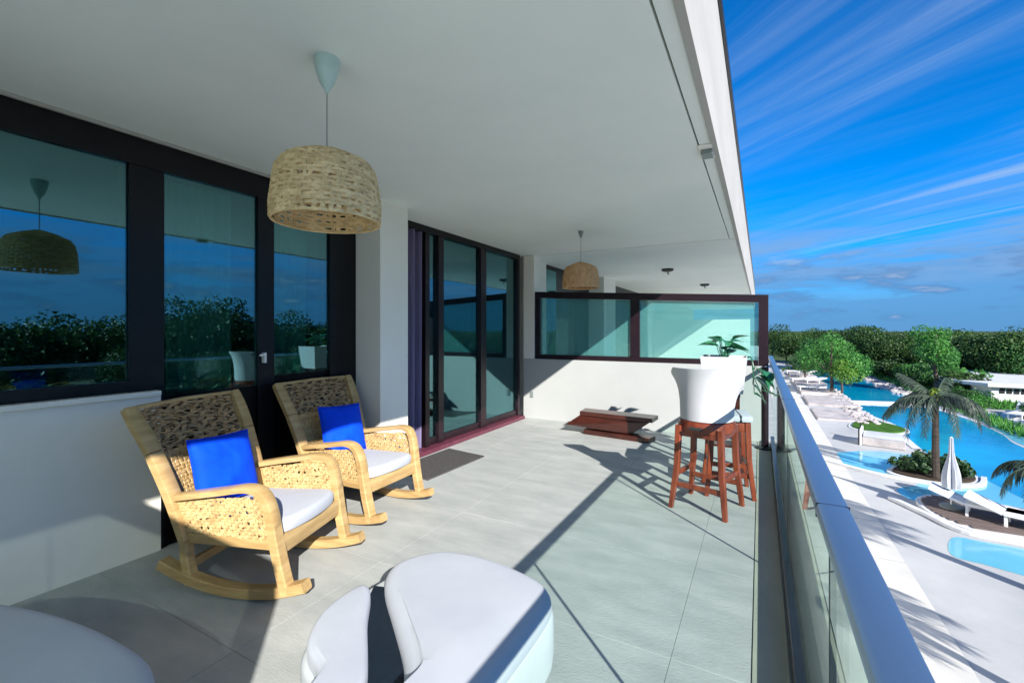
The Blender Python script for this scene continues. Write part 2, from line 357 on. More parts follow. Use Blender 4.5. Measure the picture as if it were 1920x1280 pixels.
    def build(s, name, m, parent=None, smooth=False, loc=None):
        bmesh.ops.recalc_face_normals(s.bm, faces=s.bm.faces)
        me = bpy.data.meshes.new(name); s.bm.to_mesh(me); s.bm.free()
        if m: me.materials.append(m)
        if smooth:
            for p in me.polygons: p.use_smooth = True
        o = bpy.data.objects.new(name, me); C.collection.objects.link(o)
        if parent: o.parent = parent
        if loc: o.location = loc
        return o
def auto_smooth(o, deg=35):
    o.data.polygons.foreach_set('use_smooth', [True]*len(o.data.polygons))
    o.data.set_sharp_from_angle(angle=math.radians(deg))
    return o
def tag(o, label=None, cat=None, group=None, kind=None):
    if label: o['label'] = label
    if cat: o['category'] = cat
    if group: o['group'] = group
    if kind: o['kind'] = kind
    return o
def thing(name, label, cat, loc=(0, 0, 0), rz=0.0, group=None):
    o = bpy.data.objects.new(name, None); o.empty_display_size = 0.1; C.collection.objects.link(o)
    o.location = loc; o.rotation_euler = (0, 0, rz)
    return tag(o, label, cat, group)
def root(name, kind='structure'):
    o = bpy.data.objects.new(name, None); C.collection.objects.link(o); o['kind'] = kind; return o
def copy_tree(o, parent=None):
    c = o.copy(); C.collection.objects.link(c)
    if parent: c.parent = parent
    for ch in list(o.children): copy_tree(ch, c)
    return c
def catmull(pts, n=6, closed=False):
    P = [Vector(p) for p in pts]; out = []; L = len(P)
    rngi = range(L) if closed else range(L-1)
    for i in rngi:
        p0 = P[(i-1) % L] if closed else P[max(i-1, 0)]; p1 = P[i]; p2 = P[(i+1) % L]
        p3 = P[(i+2) % L] if closed else P[min(i+2, L-1)]
        for k in range(n):
            t = k/n
            out.append(0.5*((2*p1)+(p2-p0)*t+(2*p0-5*p1+4*p2-p3)*t*t+(3*p1-p0-3*p2+p3)*t**3))
    if not closed: out.append(P[-1])
    return out

# ------------------------------------------------------------------ ground, paving, pools
GZ = -3.5
t_ = MB(); t_.sheet([(-3000,-3000),(4000,-3000),(4000,5000),(-3000,5000)], GZ-0.30); tag(t_.build('terrain', M['terrain']), kind='structure')
deck_poly = [(-6,-30),(60,-30),(60,4),(34,14),(22,22),(15.5,27),(12.6,31),(14.5,40),(14.5,44),(20,52),(16,80),(-6,92)]
t_ = MB(); t_.prism(deck_poly, GZ-0.28, GZ); tag(t_.build('pool_deck', M['sand']), kind='structure')
t_ = MB(); t_.prism([(0.2,-12),(2.75,-12),(2.75,60),(0.2,60)], GZ-0.02, GZ+0.012)
pav = t_.build('pavement', M['strip']); tag(pav, kind='structure')
# pavement joints as separate slabs' seams: thin recessed strips
t_ = MB()
for k in range(24): t_.box(0.2, 2.75, -9.0+k*2.4, -8.985+k*2.4, GZ+0.012, GZ+0.016)
t_.box(1.47, 1.485, -11.9, 50, GZ+0.0165, GZ+0.019)
t_.build('joint', M['grout'], pav)['kind'] = 'stuff'

def inset_poly(poly, d):
    n = len(poly); out = []
    for i in range(n):
        a = Vector(poly[i-1]).to_2d(); b = Vector(poly[i]).to_2d(); c = Vector(poly[(i+1) % n]).to_2d()
        t = (c-a).normalized(); out.append((b.x - t.y*d, b.y + t.x*d))
    return out
def area2(poly): return sum(poly[i-1][0]*poly[i][1]-poly[i][0]*poly[i-1][1] for i in range(len(poly)))
def pool(name, poly, wm, z, label_rim=True, rim=0.3, rimm='coping', nseg=5, zrim=0.03, skip=None):
    pp = [(p.x, p.y) for p in catmull([(a, b, 0) for a, b in poly], nseg, True)]
    if area2(pp) < 0: pp.reverse()
    o = MB(); o.sheet(pp, z); w = o.build(name, M[wm]); tag(w, kind='structure')
    if label_rim:
        out = inset_poly(pp, -rim)
        m = MB(); b = m.bm; n = len(pp)
        a1 = [b.verts.new((*p, GZ+zrim)) for p in pp]; a2 = [b.verts.new((*p, GZ+zrim)) for p in out]
        b1 = [b.verts.new((*p, z-0.02)) for p in pp]; b2 = [b.verts.new((*p, GZ-0.05)) for p in out]
        for i in range(n):
            j = (i+1) % n
            if skip and skip(*pp[i]): continue
            b.faces.new((a1[i], a1[j], a2[j], a2[i])); b.faces.new((a1[i], b1[i], b1[j], a1[j])); b.faces.new((a2[i], a2[j], b2[j], b2[i]))
        m.build('pool_coping', M[rimm], w)
    return w
pool('pool_water', [(5.9,69.5),(7.4,66.5),(9.1,60),(9.5,52),(10.0,47.5),(9.6,43.0),(9.0,40.6),(5.7,39.4),(5.0,42.5),(4.7,46),(5.4,56),(5.3,64)], 'water', GZ+0.008)
pool('pool_water', [(5.9,38.4),(9.2,38.9),(10.2,35.5),(10.3,31),(9.9,27.5),(11.0,22.5),(13.5,16.5),(18,9),(15,6.5),(10,13),(7.4,17.0),(6.9,19.0),(6.6,21.4),(6.0,24.2),(6.1,28.5),(6.3,30.8),(5.7,34.2)], 'water', GZ+0.008, skip=lambda x, y: (y < 25.0 and x < 9.4) or (x > 8.8 and y < 33))
pool('shallow_water', [(11.3,41.3),(10.9,36),(10.4,31.0),(10.1,27.8),(11.3,22.8),(13.8,16.8),(18.3,9.2),(19.4,9.8),(15.2,17.4),(12.6,23.0),(11.6,28),(11.6,33),(12.0,38)], 'shallow', GZ+0.004, rim=0.12, skip=lambda x, y: x < 10.9 and y > 20 or (x-11.3)*0.8 < (22.8-y)*0.35)
pool('shallow_water', [(2.5,22.2),(3.4,23.3),(4.5,23.9),(5.4,23.75),(6.3,23.8),(8.5,22.5),(9.5,18.0),(9.0,15.5),(7.2,15.2),(5.9,15.9),(5.6,17.1),(5.3,18.0),(4.9,18.2),(4.4,17.4),(3.9,17.5),(3.8,18.4),(4.5,19.3),(4.3,19.8),(3.5,20.05),(2.85,20.5)], 'shallow', GZ+0.005, False)
pool('shallow_water', [(3.75,13.6),(4.1,14.75),(4.7,14.8),(5.6,14.7),(6.9,14.2),(8.6,12.2),(7.2,11.0),(5.6,12.8),(4.7,13.15),(4.25,13.35)], 'shallow', GZ+0.005, False)
t_ = MB(); t_.prism([(5.5,38.75),(9.1,39.55),(9.15,40.25),(5.5,39.25)], GZ-0.2, GZ+0.14, 0.03); tag(t_.build('footbridge', M['coping']), 'long pale slab footbridge crossing the pool at its narrow neck', 'footbridge')
# curved low kerb walls on the deck
def kerb(pts, name, w=0.16, h=0.1, m='coping'):
    q = catmull([(x, y, GZ+h/2) for x, y in pts], 6); o = MB(); o.slab(q, w, h+0.02, (0, 0, 1)) if False else o.slab(q, h, w, (0, 0, 1))
    return tag(o.build(name, M[m]), kind='structure')
kerb([(1.9,21.3),(3.2,20.1),(4.2,19.6),(5.3,19.45),(6.2,20.0),(6.6,21.0)], 'kerb')
kerb([(3.4,17.2),(3.95,16.1),(4.4,15.2),(5.3,14.98),(6.6,14.6),(8.2,13.2)], 'kerb')
# stone terraces along the building side of the pool
def rough_edge(x0, y0, x1, y1, n, amp):
    return [(x0+(x1-x0)*k/n+rng.uniform(-amp, amp), y0+(y1-y0)*k/n+rng.uniform(-amp, amp)) for k in range(n+1)]
for (y0, y1, xe, h) in ((30.6,34.6,5.3,0.10),(36.2,40.6,5.35,0.16),(42.2,45.2,4.75,0.22),(47.5,53.0,4.9,0.26),(56.0,63.0,5.0,0.28)):
    poly = [(2.85,y0),(2.85,y1)] + rough_edge(xe, y1, xe+0.3, y0, 8, 0.22)
    o = MB(); o.prism(poly[::-1] if area2(poly) < 0 else poly, GZ-0.1, GZ+h, 0.04, 2)
    tag(o.build('stone_terrace', M['stone']), kind='structure')
# east bank: gravel slope
t_ = MB(); t_.prism([(9.3,64),(9.6,52),(10.4,46.5),(11.5,41.5),(14.2,43),(15.5,52),(13,70),(9.6,74)], GZ-0.2, GZ+0.06, 0.05); tag(t_.build('gravel_bank', M['sandbank']), kind='structure')
t_ = MB(); t_.prism([(12.0,35.6),(12.3,29.8),(13.4,27.5),(17.5,30),(18,38),(14,40)], GZ-0.2, GZ+0.05, 0.05); tag(t_.build('lawn', M['grass']), kind='structure')
t_ = MB(); t_.prism([(11.9,36.0),(12.0,33.6),(15.2,32.0),(17.5,36.0),(16.0,39.5),(13.2,38.8)], GZ-0.2, GZ+0.16, 0.04); tag(t_.build('sun_terrace', M['coping']), kind='structure')
# grass islands and shrub bed
def island(poly, name, m, h):
    pp = [(p.x, p.y) for p in catmull([(a, b, 0) for a, b in poly], 5, True)]
    if area2(pp) < 0: pp.reverse()
    w = MB(); w.prism(pp, GZ-0.1, GZ+h, 0.03); o = w.build(name, M[m]); tag(o, kind='structure')
    rimp = inset_poly(pp, -0.16); w = MB(); w.prism(rimp, GZ-0.1, GZ+h-0.06, 0.02); w.build('kerb_rim', M['coping'], o)
    return o
island([(4.2,29.0),(4.7,30.8),(5.5,31.2),(6.4,29.7),(5.9,28.3),(4.8,28.1)], 'grass_island', 'grass', 0.10)
island([(4.1,20.5),(4.8,21.6),(5.8,21.9),(6.35,21.0),(6.0,20.1),(5.2,19.75),(4.4,19.95)], 'shrub_bed', 'soil', 0.12)

# ------------------------------------------------------------------ building shell and balcony
YB, YD = -0.62, 7.0           # unseen divider behind the camera, far divider
XW = -3.60                    # facade plane
bld = MB(); bld.box(-9.0, 0.20, -9, 62, GZ-0.1, -0.32)
bld = bld.build('hotel_building', M['plaster'])
tag(bld, 'white lower storeys of the hotel block under the balcony', 'building')
floor_ = MB(); floor_.box(-9.0, 0.24, -9, 30, -0.30, -0.012); floor_ = floor_.build('balcony_floor', M['grout']); tag(floor_, kind='structure')
xs = [-3.62,-3.06,-2.16,-1.26,-0.36,-0.035]
ys = [-0.62,0.31,1.24,2.17,3.10,4.03,4.96,5.89,7.0]
tmesh = {}
for i in range(len(xs)-1):
    for j in range(len(ys)-1):
        w, l = xs[i+1]-xs[i]-0.002, ys[j+1]-ys[j]-0.002; key = (round(w,3), round(l,3))
        if key not in tmesh:
            q = MB(); q.box(-w/2, w/2, -l/2, l/2, -0.012, 0.0, bevel=0.0012); tmesh[key] = q.build('tile', M['tile'], floor_); o = tmesh[key]
        else:
            o = tmesh[key].copy(); C.collection.objects.link(o)
        o.location = ((xs[i]+xs[i+1])/2, (ys[j]+ys[j+1])/2, rng.uniform(-0.0004, 0.0004))
q = MB(); q.box(-0.030, 0.115, YB, YD, -0.012, 0.001, bevel=0.001); q.build('edge_strip', M['shaded_edge_stone'], floor_)
q = MB(); q.box(XW+0.01, 0.2, -9, YB-0.23, -0.012, 0.0); q.build('neighbour_paving', M['tile'], floor_)
q = MB(); q.box(XW+0.01, 0.2, YD+0.21, 30, -0.012, 0.0); q.build('neighbour_paving', M['tile'], floor_)

cl = MB(); cl.box(-9.0, -0.385, -9, YD+0.1, 2.80, 3.0); cl = cl.build('ceiling', M['ceil']); tag(cl, kind='structure')
q = MB(); q.box(-0.373, -0.302, -9, YD+0.1, 2.80, 3.0); q.build('soffit_panel', M['ceil'], cl)
q = MB(); q.box(-9.0, -0.302, YD+0.112, 30, 2.795, 3.0); q.build('neighbour_ceiling', M['ceil'], cl)
q = MB(); q.box(-0.385, -0.373, -9, YD+0.1, 2.86, 3.0); q.build('shadow_gap', M['fix'], cl)
q = MB(); q.box(-9.0, -0.302, -9, 30, 3.003, 3.7); q.build('roof_slab', M['ceil'], cl)
q = MB(); q.box(-0.299, -0.26, -9, 30, 2.788, 3.80); q.build('fascia', M['fascia'], cl)
q = MB(); q.box(-0.33, -0.235, -9, 30, 3.803, 3.87); q.build('fascia_cap', M['channel'], cl)

wl = MB(); wl.box(XW-0.25, XW, YB, 1.57, 0, 1.06); wl = wl.build('parapet_wall', M['plaster'])
tag(wl, 'low white plastered wall under the wide dark window beside the loungers', 'wall')
q = MB(); q.box(XW-0.06, XW+0.035, YB, 1.56, 1.062, 1.095, bevel=0.006); q.build('sill', M['plaster'], wl)
co = MB(); co.box(XW-0.35, -3.287, 3.30, 3.70, 0, 2.80); co = co.build('wall_column', M['plaster'])
tag(co, 'white plastered column between the dark windows and the sliding door', 'column')
# rooms behind the glass
rm = MB(); x0, x1, y0, y1 = -8.6, XW-0.30, YB, YD+0.05
rm.quad([(x0,y0,0),(x0,y1,0),(x0,y1,2.79),(x0,y0,2.79)]); rm.quad([(x0,y0,0.001),(x1,y0,0.001),(x1,y1,0.001),(x0,y1,0.001)])
rm.quad([(x0,y0,2.79),(x1,y0,2.79),(x1,y1,2.79),(x0,y1,2.79)]); rm.quad([(x0,y0,0),(x1,y0,0),(x1,y0,2.79),(x0,y0,2.79)])
rm.quad([(x0,y1,0),(x1,y1,0),(x1,y1,2.79),(x0,y1,2.79)]); rm.quad([(x0,3.5,0),(x1,3.5,0),(x1,3.5,2.79),(x0,3.5,2.79)])
tag(rm.build('room_interior', M['room']), kind='structure')

# window wall
ww = thing('window_wall', 'wide black framed window wall of three dark panes behind the rocking chairs', 'window', (XW-0.06, 1.3, 0))
def wpart(name, m, x0, x1, y0, y1, z0, z1, par=ww, off=(XW-0.06, 1.3), bevel=0.0):
    q = MB(); q.box(x0-off[0], x1-off[0], y0-off[1], y1-off[1], z0, z1, bevel=bevel); return q.build(name, M[m], par)
FX0, FX1 = XW-0.20, XW-0.02
wpart('header', 'black', FX0, FX1, YB, 3.297, 2.60, 2.797)
wpart('sill_rail', 'black', FX0, FX1-0.003, YB, 1.40, 1.098, 1.17)
wpart('mullion', 'black', FX0, FX1-0.002, 1.40, 1.60, 0.0, 2.598)
wpart('mullion', 'black', FX0, FX1-0.002, 2.27, 2.41, 0.0, 2.598)
wpart('jamb', 'black', FX0, FX1-0.002, 2.98, 3.297, 0.0, 2.598)
q = MB(); q.box(-0.012, 0.034, -0.010, 0.010, -0.035, 0.05, bevel=0.004); q.slab([(0.03,0,0.03),(0.034,-0.02,0.031),(0.034,-0.05,0.03)], 0.016, 0.012, (0,0,1))
q.build('handle', M['whitepaint'], ww, loc=(0.042, 2.31-1.3, 1.27))
q = MB(); q.box(XW-0.01, XW+0.012, YB, 3.296, 2.778, 2.798); q.build('ceiling_trim', M['fascia'], cl)
wpart('lower_panel', 'panel', FX0, FX1-0.03, 1.602, 2.268, 0.0, 1.05)
wpart('lower_panel', 'panel', FX0, FX1-0.03, 2.412, 2.978, 0.0, 1.12)
for y0, y1, z0 in ((YB+0.0,1.398,1.172),(1.602,2.268,1.052),(2.412,2.978,1.122)):
    wpart('pane', 'facade', FX1-0.034, FX1-0.026, y0+0.001, y1-0.001, z0, 2.598)
def curtain(name, label, m, x, y0, y1, z0, z1, amp=0.035, wl=0.12, group=None):
    q = MB(); n = int((y1-y0)/0.012); b = q.bm; prev = None
    for k in range(n+1):
        y = y0+(y1-y0)*k/n
        xx = x+amp*math.sin(2*PI*y/wl)+0.4*amp*math.sin(2*PI*y/wl*0.43+1)
        a, c = b.verts.new((xx, y, z0)), b.verts.new((xx+0.2*amp*math.sin(9*y), y+0.01*math.sin(5*y), z1))
        if prev: b.faces.new((prev[0], a, c, prev[1]))
        prev = (a, c)
    o = q.build(name, M[m], smooth=True); return tag(o, label, 'curtain', group)
curtain('curtain', 'green sheer curtain hanging behind the middle pane of the window wall', 'curtain_green', XW-0.32, 1.72, 2.22, 0.9, 2.75)
curtain('curtain', 'green sheer curtain hanging behind the narrow pane next to the white column', 'curtain_green', XW-0.32, 2.45, 2.97, 0.9, 2.75)
curtain('curtain', 'plum grey full length curtain gathered at the column side of the sliding door', 'curtain', XW-0.10, 3.74, 4.36, 0.06, 2.74, 0.06, 0.16)

# sliding door
sdr = thing('sliding_door', 'tall dark glass sliding door in black frame beside the doormat', 'door', (XW-0.06, 5.3, 0))
dof = (XW-0.06, 5.3)
wpart('header', 'black', FX0, FX1, 3.703, 6.90, 2.72, 2.797, sdr, dof)
wpart('threshold', 'plum', FX0, FX1+0.10, 3.703, 6.90, 0.001, 0.055, sdr, dof, 0.008)
for y0, y1 in ((4.40,4.48),(4.66,4.77),(5.67,5.82),(6.84,6.90)):
    wpart('stile', 'plumframe', FX0, FX1-0.004, y0, y1, 0.056, 2.718, sdr, dof)
for y0, y1 in ((4.482,4.658),(4.772,5.668),(5.822,6.838)):
    wpart('pane', 'facade', FX1-0.058, FX1-0.05, y0, y1, 0.15, 2.718, sdr, dof)
    wpart('bottom_rail', 'plumframe', FX0+0.02, FX1-0.03, y0, y1, 0.056, 0.148, sdr, dof)

# balcony dividers: low wall with a framed teal screen, one at the far end and an unseen paler one behind the camera, shaped to soften light
def quadbar(name, m, pts, y0, y1, par, off):
    q = MB(); b = q.bm
    lo = [b.verts.new((x-off[0], y0-off[1], z)) for x, z in pts]; hi = [b.verts.new((x-off[0], y1-off[1], z)) for x, z in pts]
    n = len(pts); b.faces.new(lo); b.faces.new(hi[::-1])
    for i in range(n): b.faces.new((lo[i], lo[(i+1) % n], hi[(i+1) % n], hi[i]))
    return q.build(name, M[m], par)
def ztop(x): return 2.17+(x+3.40)/(0.10+3.40)*(1.985-2.17)
def divider(Y, label, gm='screen', zw=1.02):
    dv = thing('balcony_divider', label, 'partition', (-1.75, Y+0.1, 0)); dof = (-1.75, Y+0.1)
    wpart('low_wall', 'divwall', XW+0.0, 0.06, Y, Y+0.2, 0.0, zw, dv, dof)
    wpart('pier', 'plaster', XW+0.0, -3.40, Y, Y+0.2, zw+0.002, 2.795, dv, dof)
    def vbar(name, x0, x1, z0=zw+0.002, m='plumframe'): return quadbar(name, m, [(x0,z0),(x1,z0),(x1,ztop(x1)-0.105),(x0,ztop(x0)-0.105)], Y+0.03, Y+0.13, dv, dof)
    quadbar('top_rail', 'plumframe', [(-3.397,ztop(-3.4)-0.103),(0.10,ztop(0.10)-0.103),(0.10,ztop(0.10)),(-3.397,ztop(-3.4))], Y+0.028, Y+0.132, dv, dof)
    wpart('bottom_rail', 'plumframe', -3.30, -0.02, Y+0.032, Y+0.128, zw+0.002, zw+0.075, dv, dof)
    vbar('stile', -3.397, -3.302); vbar('stile', -0.018, 0.10)
    xa, xb = (-1.762, -1.618) if gm == 'screen' else (-1.70, -1.698)
    if gm == 'screen': vbar('stile', -1.76, -1.62, zw+0.077)
    quadbar('pane', gm, [(-3.30,zw+0.077),(xa,zw+0.077),(xa,ztop(xa)-0.106),(-3.30,ztop(-3.30)-0.106)], Y+0.075, Y+0.083, dv, dof)
    quadbar('pane', gm, [(xb,zw+0.077),(-0.02,zw+0.077),(-0.02,ztop(-0.02)-0.106),(xb,ztop(xb)-0.106)], Y+0.075, Y+0.083, dv, dof)
divider(YD, 'white divider wall with a dark framed teal glass screen on top at the far end')
divider(YB-0.22, 'unseen white divider wall behind the loungers, its pale screen shaped to soften light', 'frosted', 0.30)  # unseen; lowered wall and diffusing screen shaped for soft light on this corner
# neighbour's facade seen above the divider
nf = thing('neighbour_facade', 'white neighbouring facade with dark windows glimpsed above the divider', 'building', (XW, 12, 0))
dof = (XW, 12)
wpart('wall', 'plaster', XW-0.3, XW, YD+0.202, 7.95, 0.0, 2.793, nf, dof)
wpart('window', 'black', XW-0.28, XW-0.06, 7.952, 10.6, 0.0, 2.793, nf, dof)
wpart('pane', 'facade', XW-0.055, XW-0.05, 7.98, 8.55, 0.2, 2.70, nf, dof)
wpart('column', 'plaster', XW-0.35, -3.287, 10.602, 11.6, 0.0, 2.793, nf, dof)
wpart('window', 'black', XW-0.28, XW-0.06, 11.602, 17, 0.0, 2.793, nf, dof)
wpart('wall', 'plaster', XW-0.28, XW, 17.003, 30, 0.0, 2.793, nf, dof)
q = MB(); q.box(XW, -0.3, 17.8, 18.0, 0.0, 1.9); tag(q.build('partition_wall', M['plaster']), 'pale partition wall two balconies away behind the teal screen', 'partition')

# glass balustrade
RX = 0.15
gb = thing('glass_balustrade', 'frameless glass balustrade with satin metal handrail along the balcony edge', 'balustrade', (RX, 3.2, 0))
dof = (RX, 3.2)
q = MB(); q.box(RX-0.033-dof[0], RX+0.033-dof[0], -0.8-3.2, 8.6-3.2, 1.057, 1.09, bevel=0.010); auto_smooth(q.build('handrail', M['alu'], gb))
for y in (1.30, 3.20, 5.10):
    q = MB(); q.box(RX-0.0335-dof[0], RX+0.0335-dof[0], y-0.0015-3.2, y+0.0015-3.2, 1.0565, 1.0905, bevel=0.0); q.build('rail_joint', M['channel'], gb)
wpart('base_channel', 'channel', RX-0.028, RX+0.028, -0.6, 6.95, 0.002, 0.10, gb, dof, 0.004)
for y0, y1 in ((-0.6,1.295),(1.305,3.195),(3.205,5.095),(5.105,6.93)):
    wpart('glass_pane', 'clear', RX-0.006, RX+0.006, y0, y1, 0.101, 1.0565, gb, dof)
for y in (1.30, 3.20, 5.10):
    wpart('joint_seal', 'channel', RX-0.007, RX+0.007, y-0.005, y+0.005, 0.101, 1.0562, gb, dof)
ps = thing('metal_post', 'black round post on a flange where the balustrade meets the divider', 'post', (0.055, 6.62, 0))
q = MB(); q.tube([(0,0,0.02),(0,0,1.04)], 0.042, 14); auto_smooth(q.build('pole', M['plumframe'], ps))
q = MB(); q.lathe([(0.11,0.002),(0.11,0.012),(0.10,0.02),(0.05,0.03)], 24); auto_smooth(q.build('base_flange', M['fix'], ps))

# small fittings
q = MB(); q.box(-3.47, -3.41, YD-0.012, YD-0.0005, 0.36, 0.46, bevel=0.004); tag(q.build('wall_outlet', M['grey']), 'small grey outlet low on the white wall by the sliding door', 'outlet')
jb = thing('ceiling_bracket', 'small grey bracket box under the soffit edge near the sky', 'bracket', (-0.34, 3.55, 2.8))
q = MB(); q.box(-0.045, 0.05, -0.14, 0.14, -0.012, -0.0005, bevel=0.003); q.build('plate', M['plaster'], jb)
q = MB(); q.box(-0.03, 0.045, -0.07, 0.05, -0.045, -0.0125, bevel=0.004); q.build('box', M['grey'], jb)
def fitting(x, y, z, r, label):
    t = thing('ceiling_fitting', label, 'ceiling fitting', (x, y, z), 0, None)
    q = MB(); q.lathe([(r*0.6,-0.06),(r,-0.04),(r,-0.0005)], 18); q.build('disc', M['fix'], t)
    q = MB(); q.tube([(0,0,-0.06),(0.02,0.01,-0.12)], 0.012, 6); q.build('stub', M['fix'], t)

# ------------------------------------------------------------------ woven work
def weave(q, P, nu, nv, wu, wv, amp, th, su=40, sv=24, jit=0.0, closed=False):
    """P(u,v)->point. nu ribbons running along v, nv ribbons running along u, woven over and under"""
    def frame(u, v):
        e = 1e-3; p = P(u, v)
        du = (P(min(u+e, 1), v)-P(max(u-e, 0), v)); dvv = (P(u, min(v+e, 1))-P(u, max(v-e, 0)))
        du.normalize(); dvv.normalize()
        return p, du, dvv, du.cross(dvv).normalized()
    for r in range(nv):
        v0 = (r+0.5)/nv; pts = []; ns = []; ws = []; ph = r % 2; j1 = rng.uniform(0, 9)
        for k in range(su+1):
            u = k/su; v = min(0.999, max(0.001, v0+jit/nv*noise.noise(Vector((u*6, j1, r*1.7)))))
            p, du, dv, nn = frame(u, v)
            pts.append(p+nn*amp*math.cos(PI*(u*nu-0.5+ph))); ns.append(nn); ws.append(dv)
        q.ribbon(pts, ns, ws, wv*rng.uniform(0.85, 1.1), th)
    for r in range(nu):
        u0 = (r+0.5)/nu; pts = []; ns = []; ws = []; ph = (r+1) % 2; j1 = rng.uniform(0, 9)
        for k in range(sv+1):
            v = k/sv; u = min(0.999, max(0.001, u0+jit/nu*noise.noise(Vector((v*5, j1, r*2.3)))))
            p, du, dv, nn = frame(u, v)
            pts.append(p+nn*amp*math.cos(PI*(v*nv-0.5+ph))); ns.append(nn); ws.append(du)
        q.ribbon(pts, ns, ws, wu*rng.uniform(0.85, 1.1), th)
    return q
def bilin(a, b, c, d, bow=0.0, bn=None):
    a, b, c, d = map(Vector, (a, b, c, d))
    def P(u, v):
        p = a.lerp(b, u).lerp(d.lerp(c, u), v)
        if bow: p = p+Vector(bn)*bow*math.sin(PI*u)
        return p
    return P

# pendant lamps
def pendant(x, y, zc, zbot, label, weave_m, scale=1.0, big_canopy=True, rows=26, vertical=False):
    t = thing('pendant_lamp', label, 'pendant lamp', (x, y, zbot), rng.uniform(0, 1), 'woven pendant lamps hanging from the ceiling')
    prof = [(0.246,0.0),(0.245,0.08),(0.238,0.165),(0.224,0.235),(0.196,0.278),(0.11,0.318),(0.03,0.345)]
    prof = [(r*scale, z*scale) for r, z in prof]
    cum = [0.0]
    for a, b in zip(prof, prof[1:]): cum.append(cum[-1]+math.dist(a, b))
    def R(v):
        s_ = v*cum[-1]
        for i in range(len(prof)-1):
            if s_ <= cum[i+1]+1e-9:
                f = (s_-cum[i])/(cum[i+1]-cum[i]); return tuple(prof[i][k]+(prof[i+1][k]-prof[i][k])*f for k in (0, 1))
        return prof[-1]
    def P(u, v):
        r, z = R(v); a = 2*PI*u; wob = 1+0.018*noise.noise(Vector((math.cos(a)*2, math.sin(a)*2, z*9)))
        return Vector((r*wob*math.cos(a), r*wob*math.sin(a), z))
    q = MB(); weave(q, P, 44 if not vertical else 60, rows, 0.021*scale, 0.0175*scale, 0.0035, 0.003, su=176, sv=44, jit=0.9)
    sh = q.build('woven_shade', weave_m, t); sh['kind'] = 'stuff'
    q = MB()
    for k in range(3):
        rr, zz = R((0.0, 0.52, 0.985)[k])
        q.tube([(rr*0.985*math.cos(2*PI*i/40), rr*0.985*math.sin(2*PI*i/40), zz) for i in range(41)], 0.005, 5, False)
    for k in range(8):
        a = 2*PI*k/8; q.tube([(R(v/10)[0]*0.98*math.cos(a), R(v/10)[0]*0.98*math.sin(a), R(v/10)[1]) for v in range(11)], 0.003, 4, False)
    q.build('hoop_frame', M['seagrass'], sh)
    q = MB(); h = zc-zbot; q.tube([(0,0,0.34*scale),(0,0,h-0.10)], 0.0035, 6); q.build('cord', M['cord'], t)
    q = MB(); ks = 1.0 if big_canopy else 0.55
    q.lathe([(0.006,h-0.165*ks),(0.014,h-0.145*ks),(0.034*ks,h-0.115*ks),(0.052*ks,h-0.06*ks),(0.06*ks,h-0.02),(0.058*ks,h-0.0005)], 24); auto_smooth(q.build('canopy', M['canopy'] if big_canopy else M['grey'], t))
    q = MB(); q.tube([(0,0,0.35*scale),(0,0,0.26*scale)], 0.018, 10); sk = q.build('socket', M['grey'], t)
    q = MB(); q.lathe([(0.012,0.26*scale),(0.02,0.24*scale),(0.032,0.20*scale),(0.03,0.17*scale),(0.012,0.155*scale)], 14); auto_smooth(q.build('bulb', M['bulb'], sk))
    return t
pendant(-1.82, 1.48, 2.80, 2.02, 'large straw woven pendant lamp hanging above the rocking chairs', M['seagrass'])
pendant(-2.05, 5.62, 2.80, 2.06, 'smaller brown woven pendant lamp hanging near the far divider', M['seagrass2'], 0.96, False, 22, True)
fitting(-2.9+0.0, 9.0, 2.795, 0.0001, '') if False else None
fitting(-1.70, 9.9, 2.795, 0.12, 'dark round ceiling fitting over the neighbouring balcony, the nearer one')
fitting(-1.35, 13.6, 2.795, 0.12, 'dark round ceiling fitting over the neighbouring balcony, the farther one')

# ------------------------------------------------------------------ rocking chairs (local x forward, y left)
def soft_pad(name, m, poly3, parent=None):
    pass
def cushion(name, m, w, h, t, n=24, puff=0.5, bulge=0.0):
    """square pillow in local x (width) / z (height), thickness along y"""
    q = MB(); b = q.bm; grid = {}
    for side in (1, -1):
        for i in range(n+1):
            for j in range(n+1):
                u, v = i/n*2-1, j/n*2-1
                edge = (1-abs(u)**2.6)*(1-abs(v)**2.6)
                pin = 1-0.06*(abs(u)**2*(1-abs(v)**2))-0.0
                x = u*w/2*(1-0.05*(1-v*v)*abs(u)); z = v*h/2*(1-0.05*(1-u*u)*abs(v))
                y = side*(t/2)*max(edge, 0)**puff*(1+0.16*noise.noise(Vector((u*1.7, v*1.7, side*3.0)))+0.10*noise.noise(Vector((u*4.5+v*2, v*3.0, side*5.0))))
                key = (i, j, 0) if i in (0, n) or j in (0, n) else (i, j, side)
                if key not in grid: grid[key] = b.verts.new((x, y, z))
        for i in range(n):
            for j in range(n):
                ks = [(i,j),(i+1,j),(i+1,j+1),(i,j+1)]
                vs = [grid.get((*k, side)) or grid[(*k, 0)] for k in ks]
                b.faces.new(vs if side < 0 else vs[::-1])
    return q.build(name, m, smooth=True)

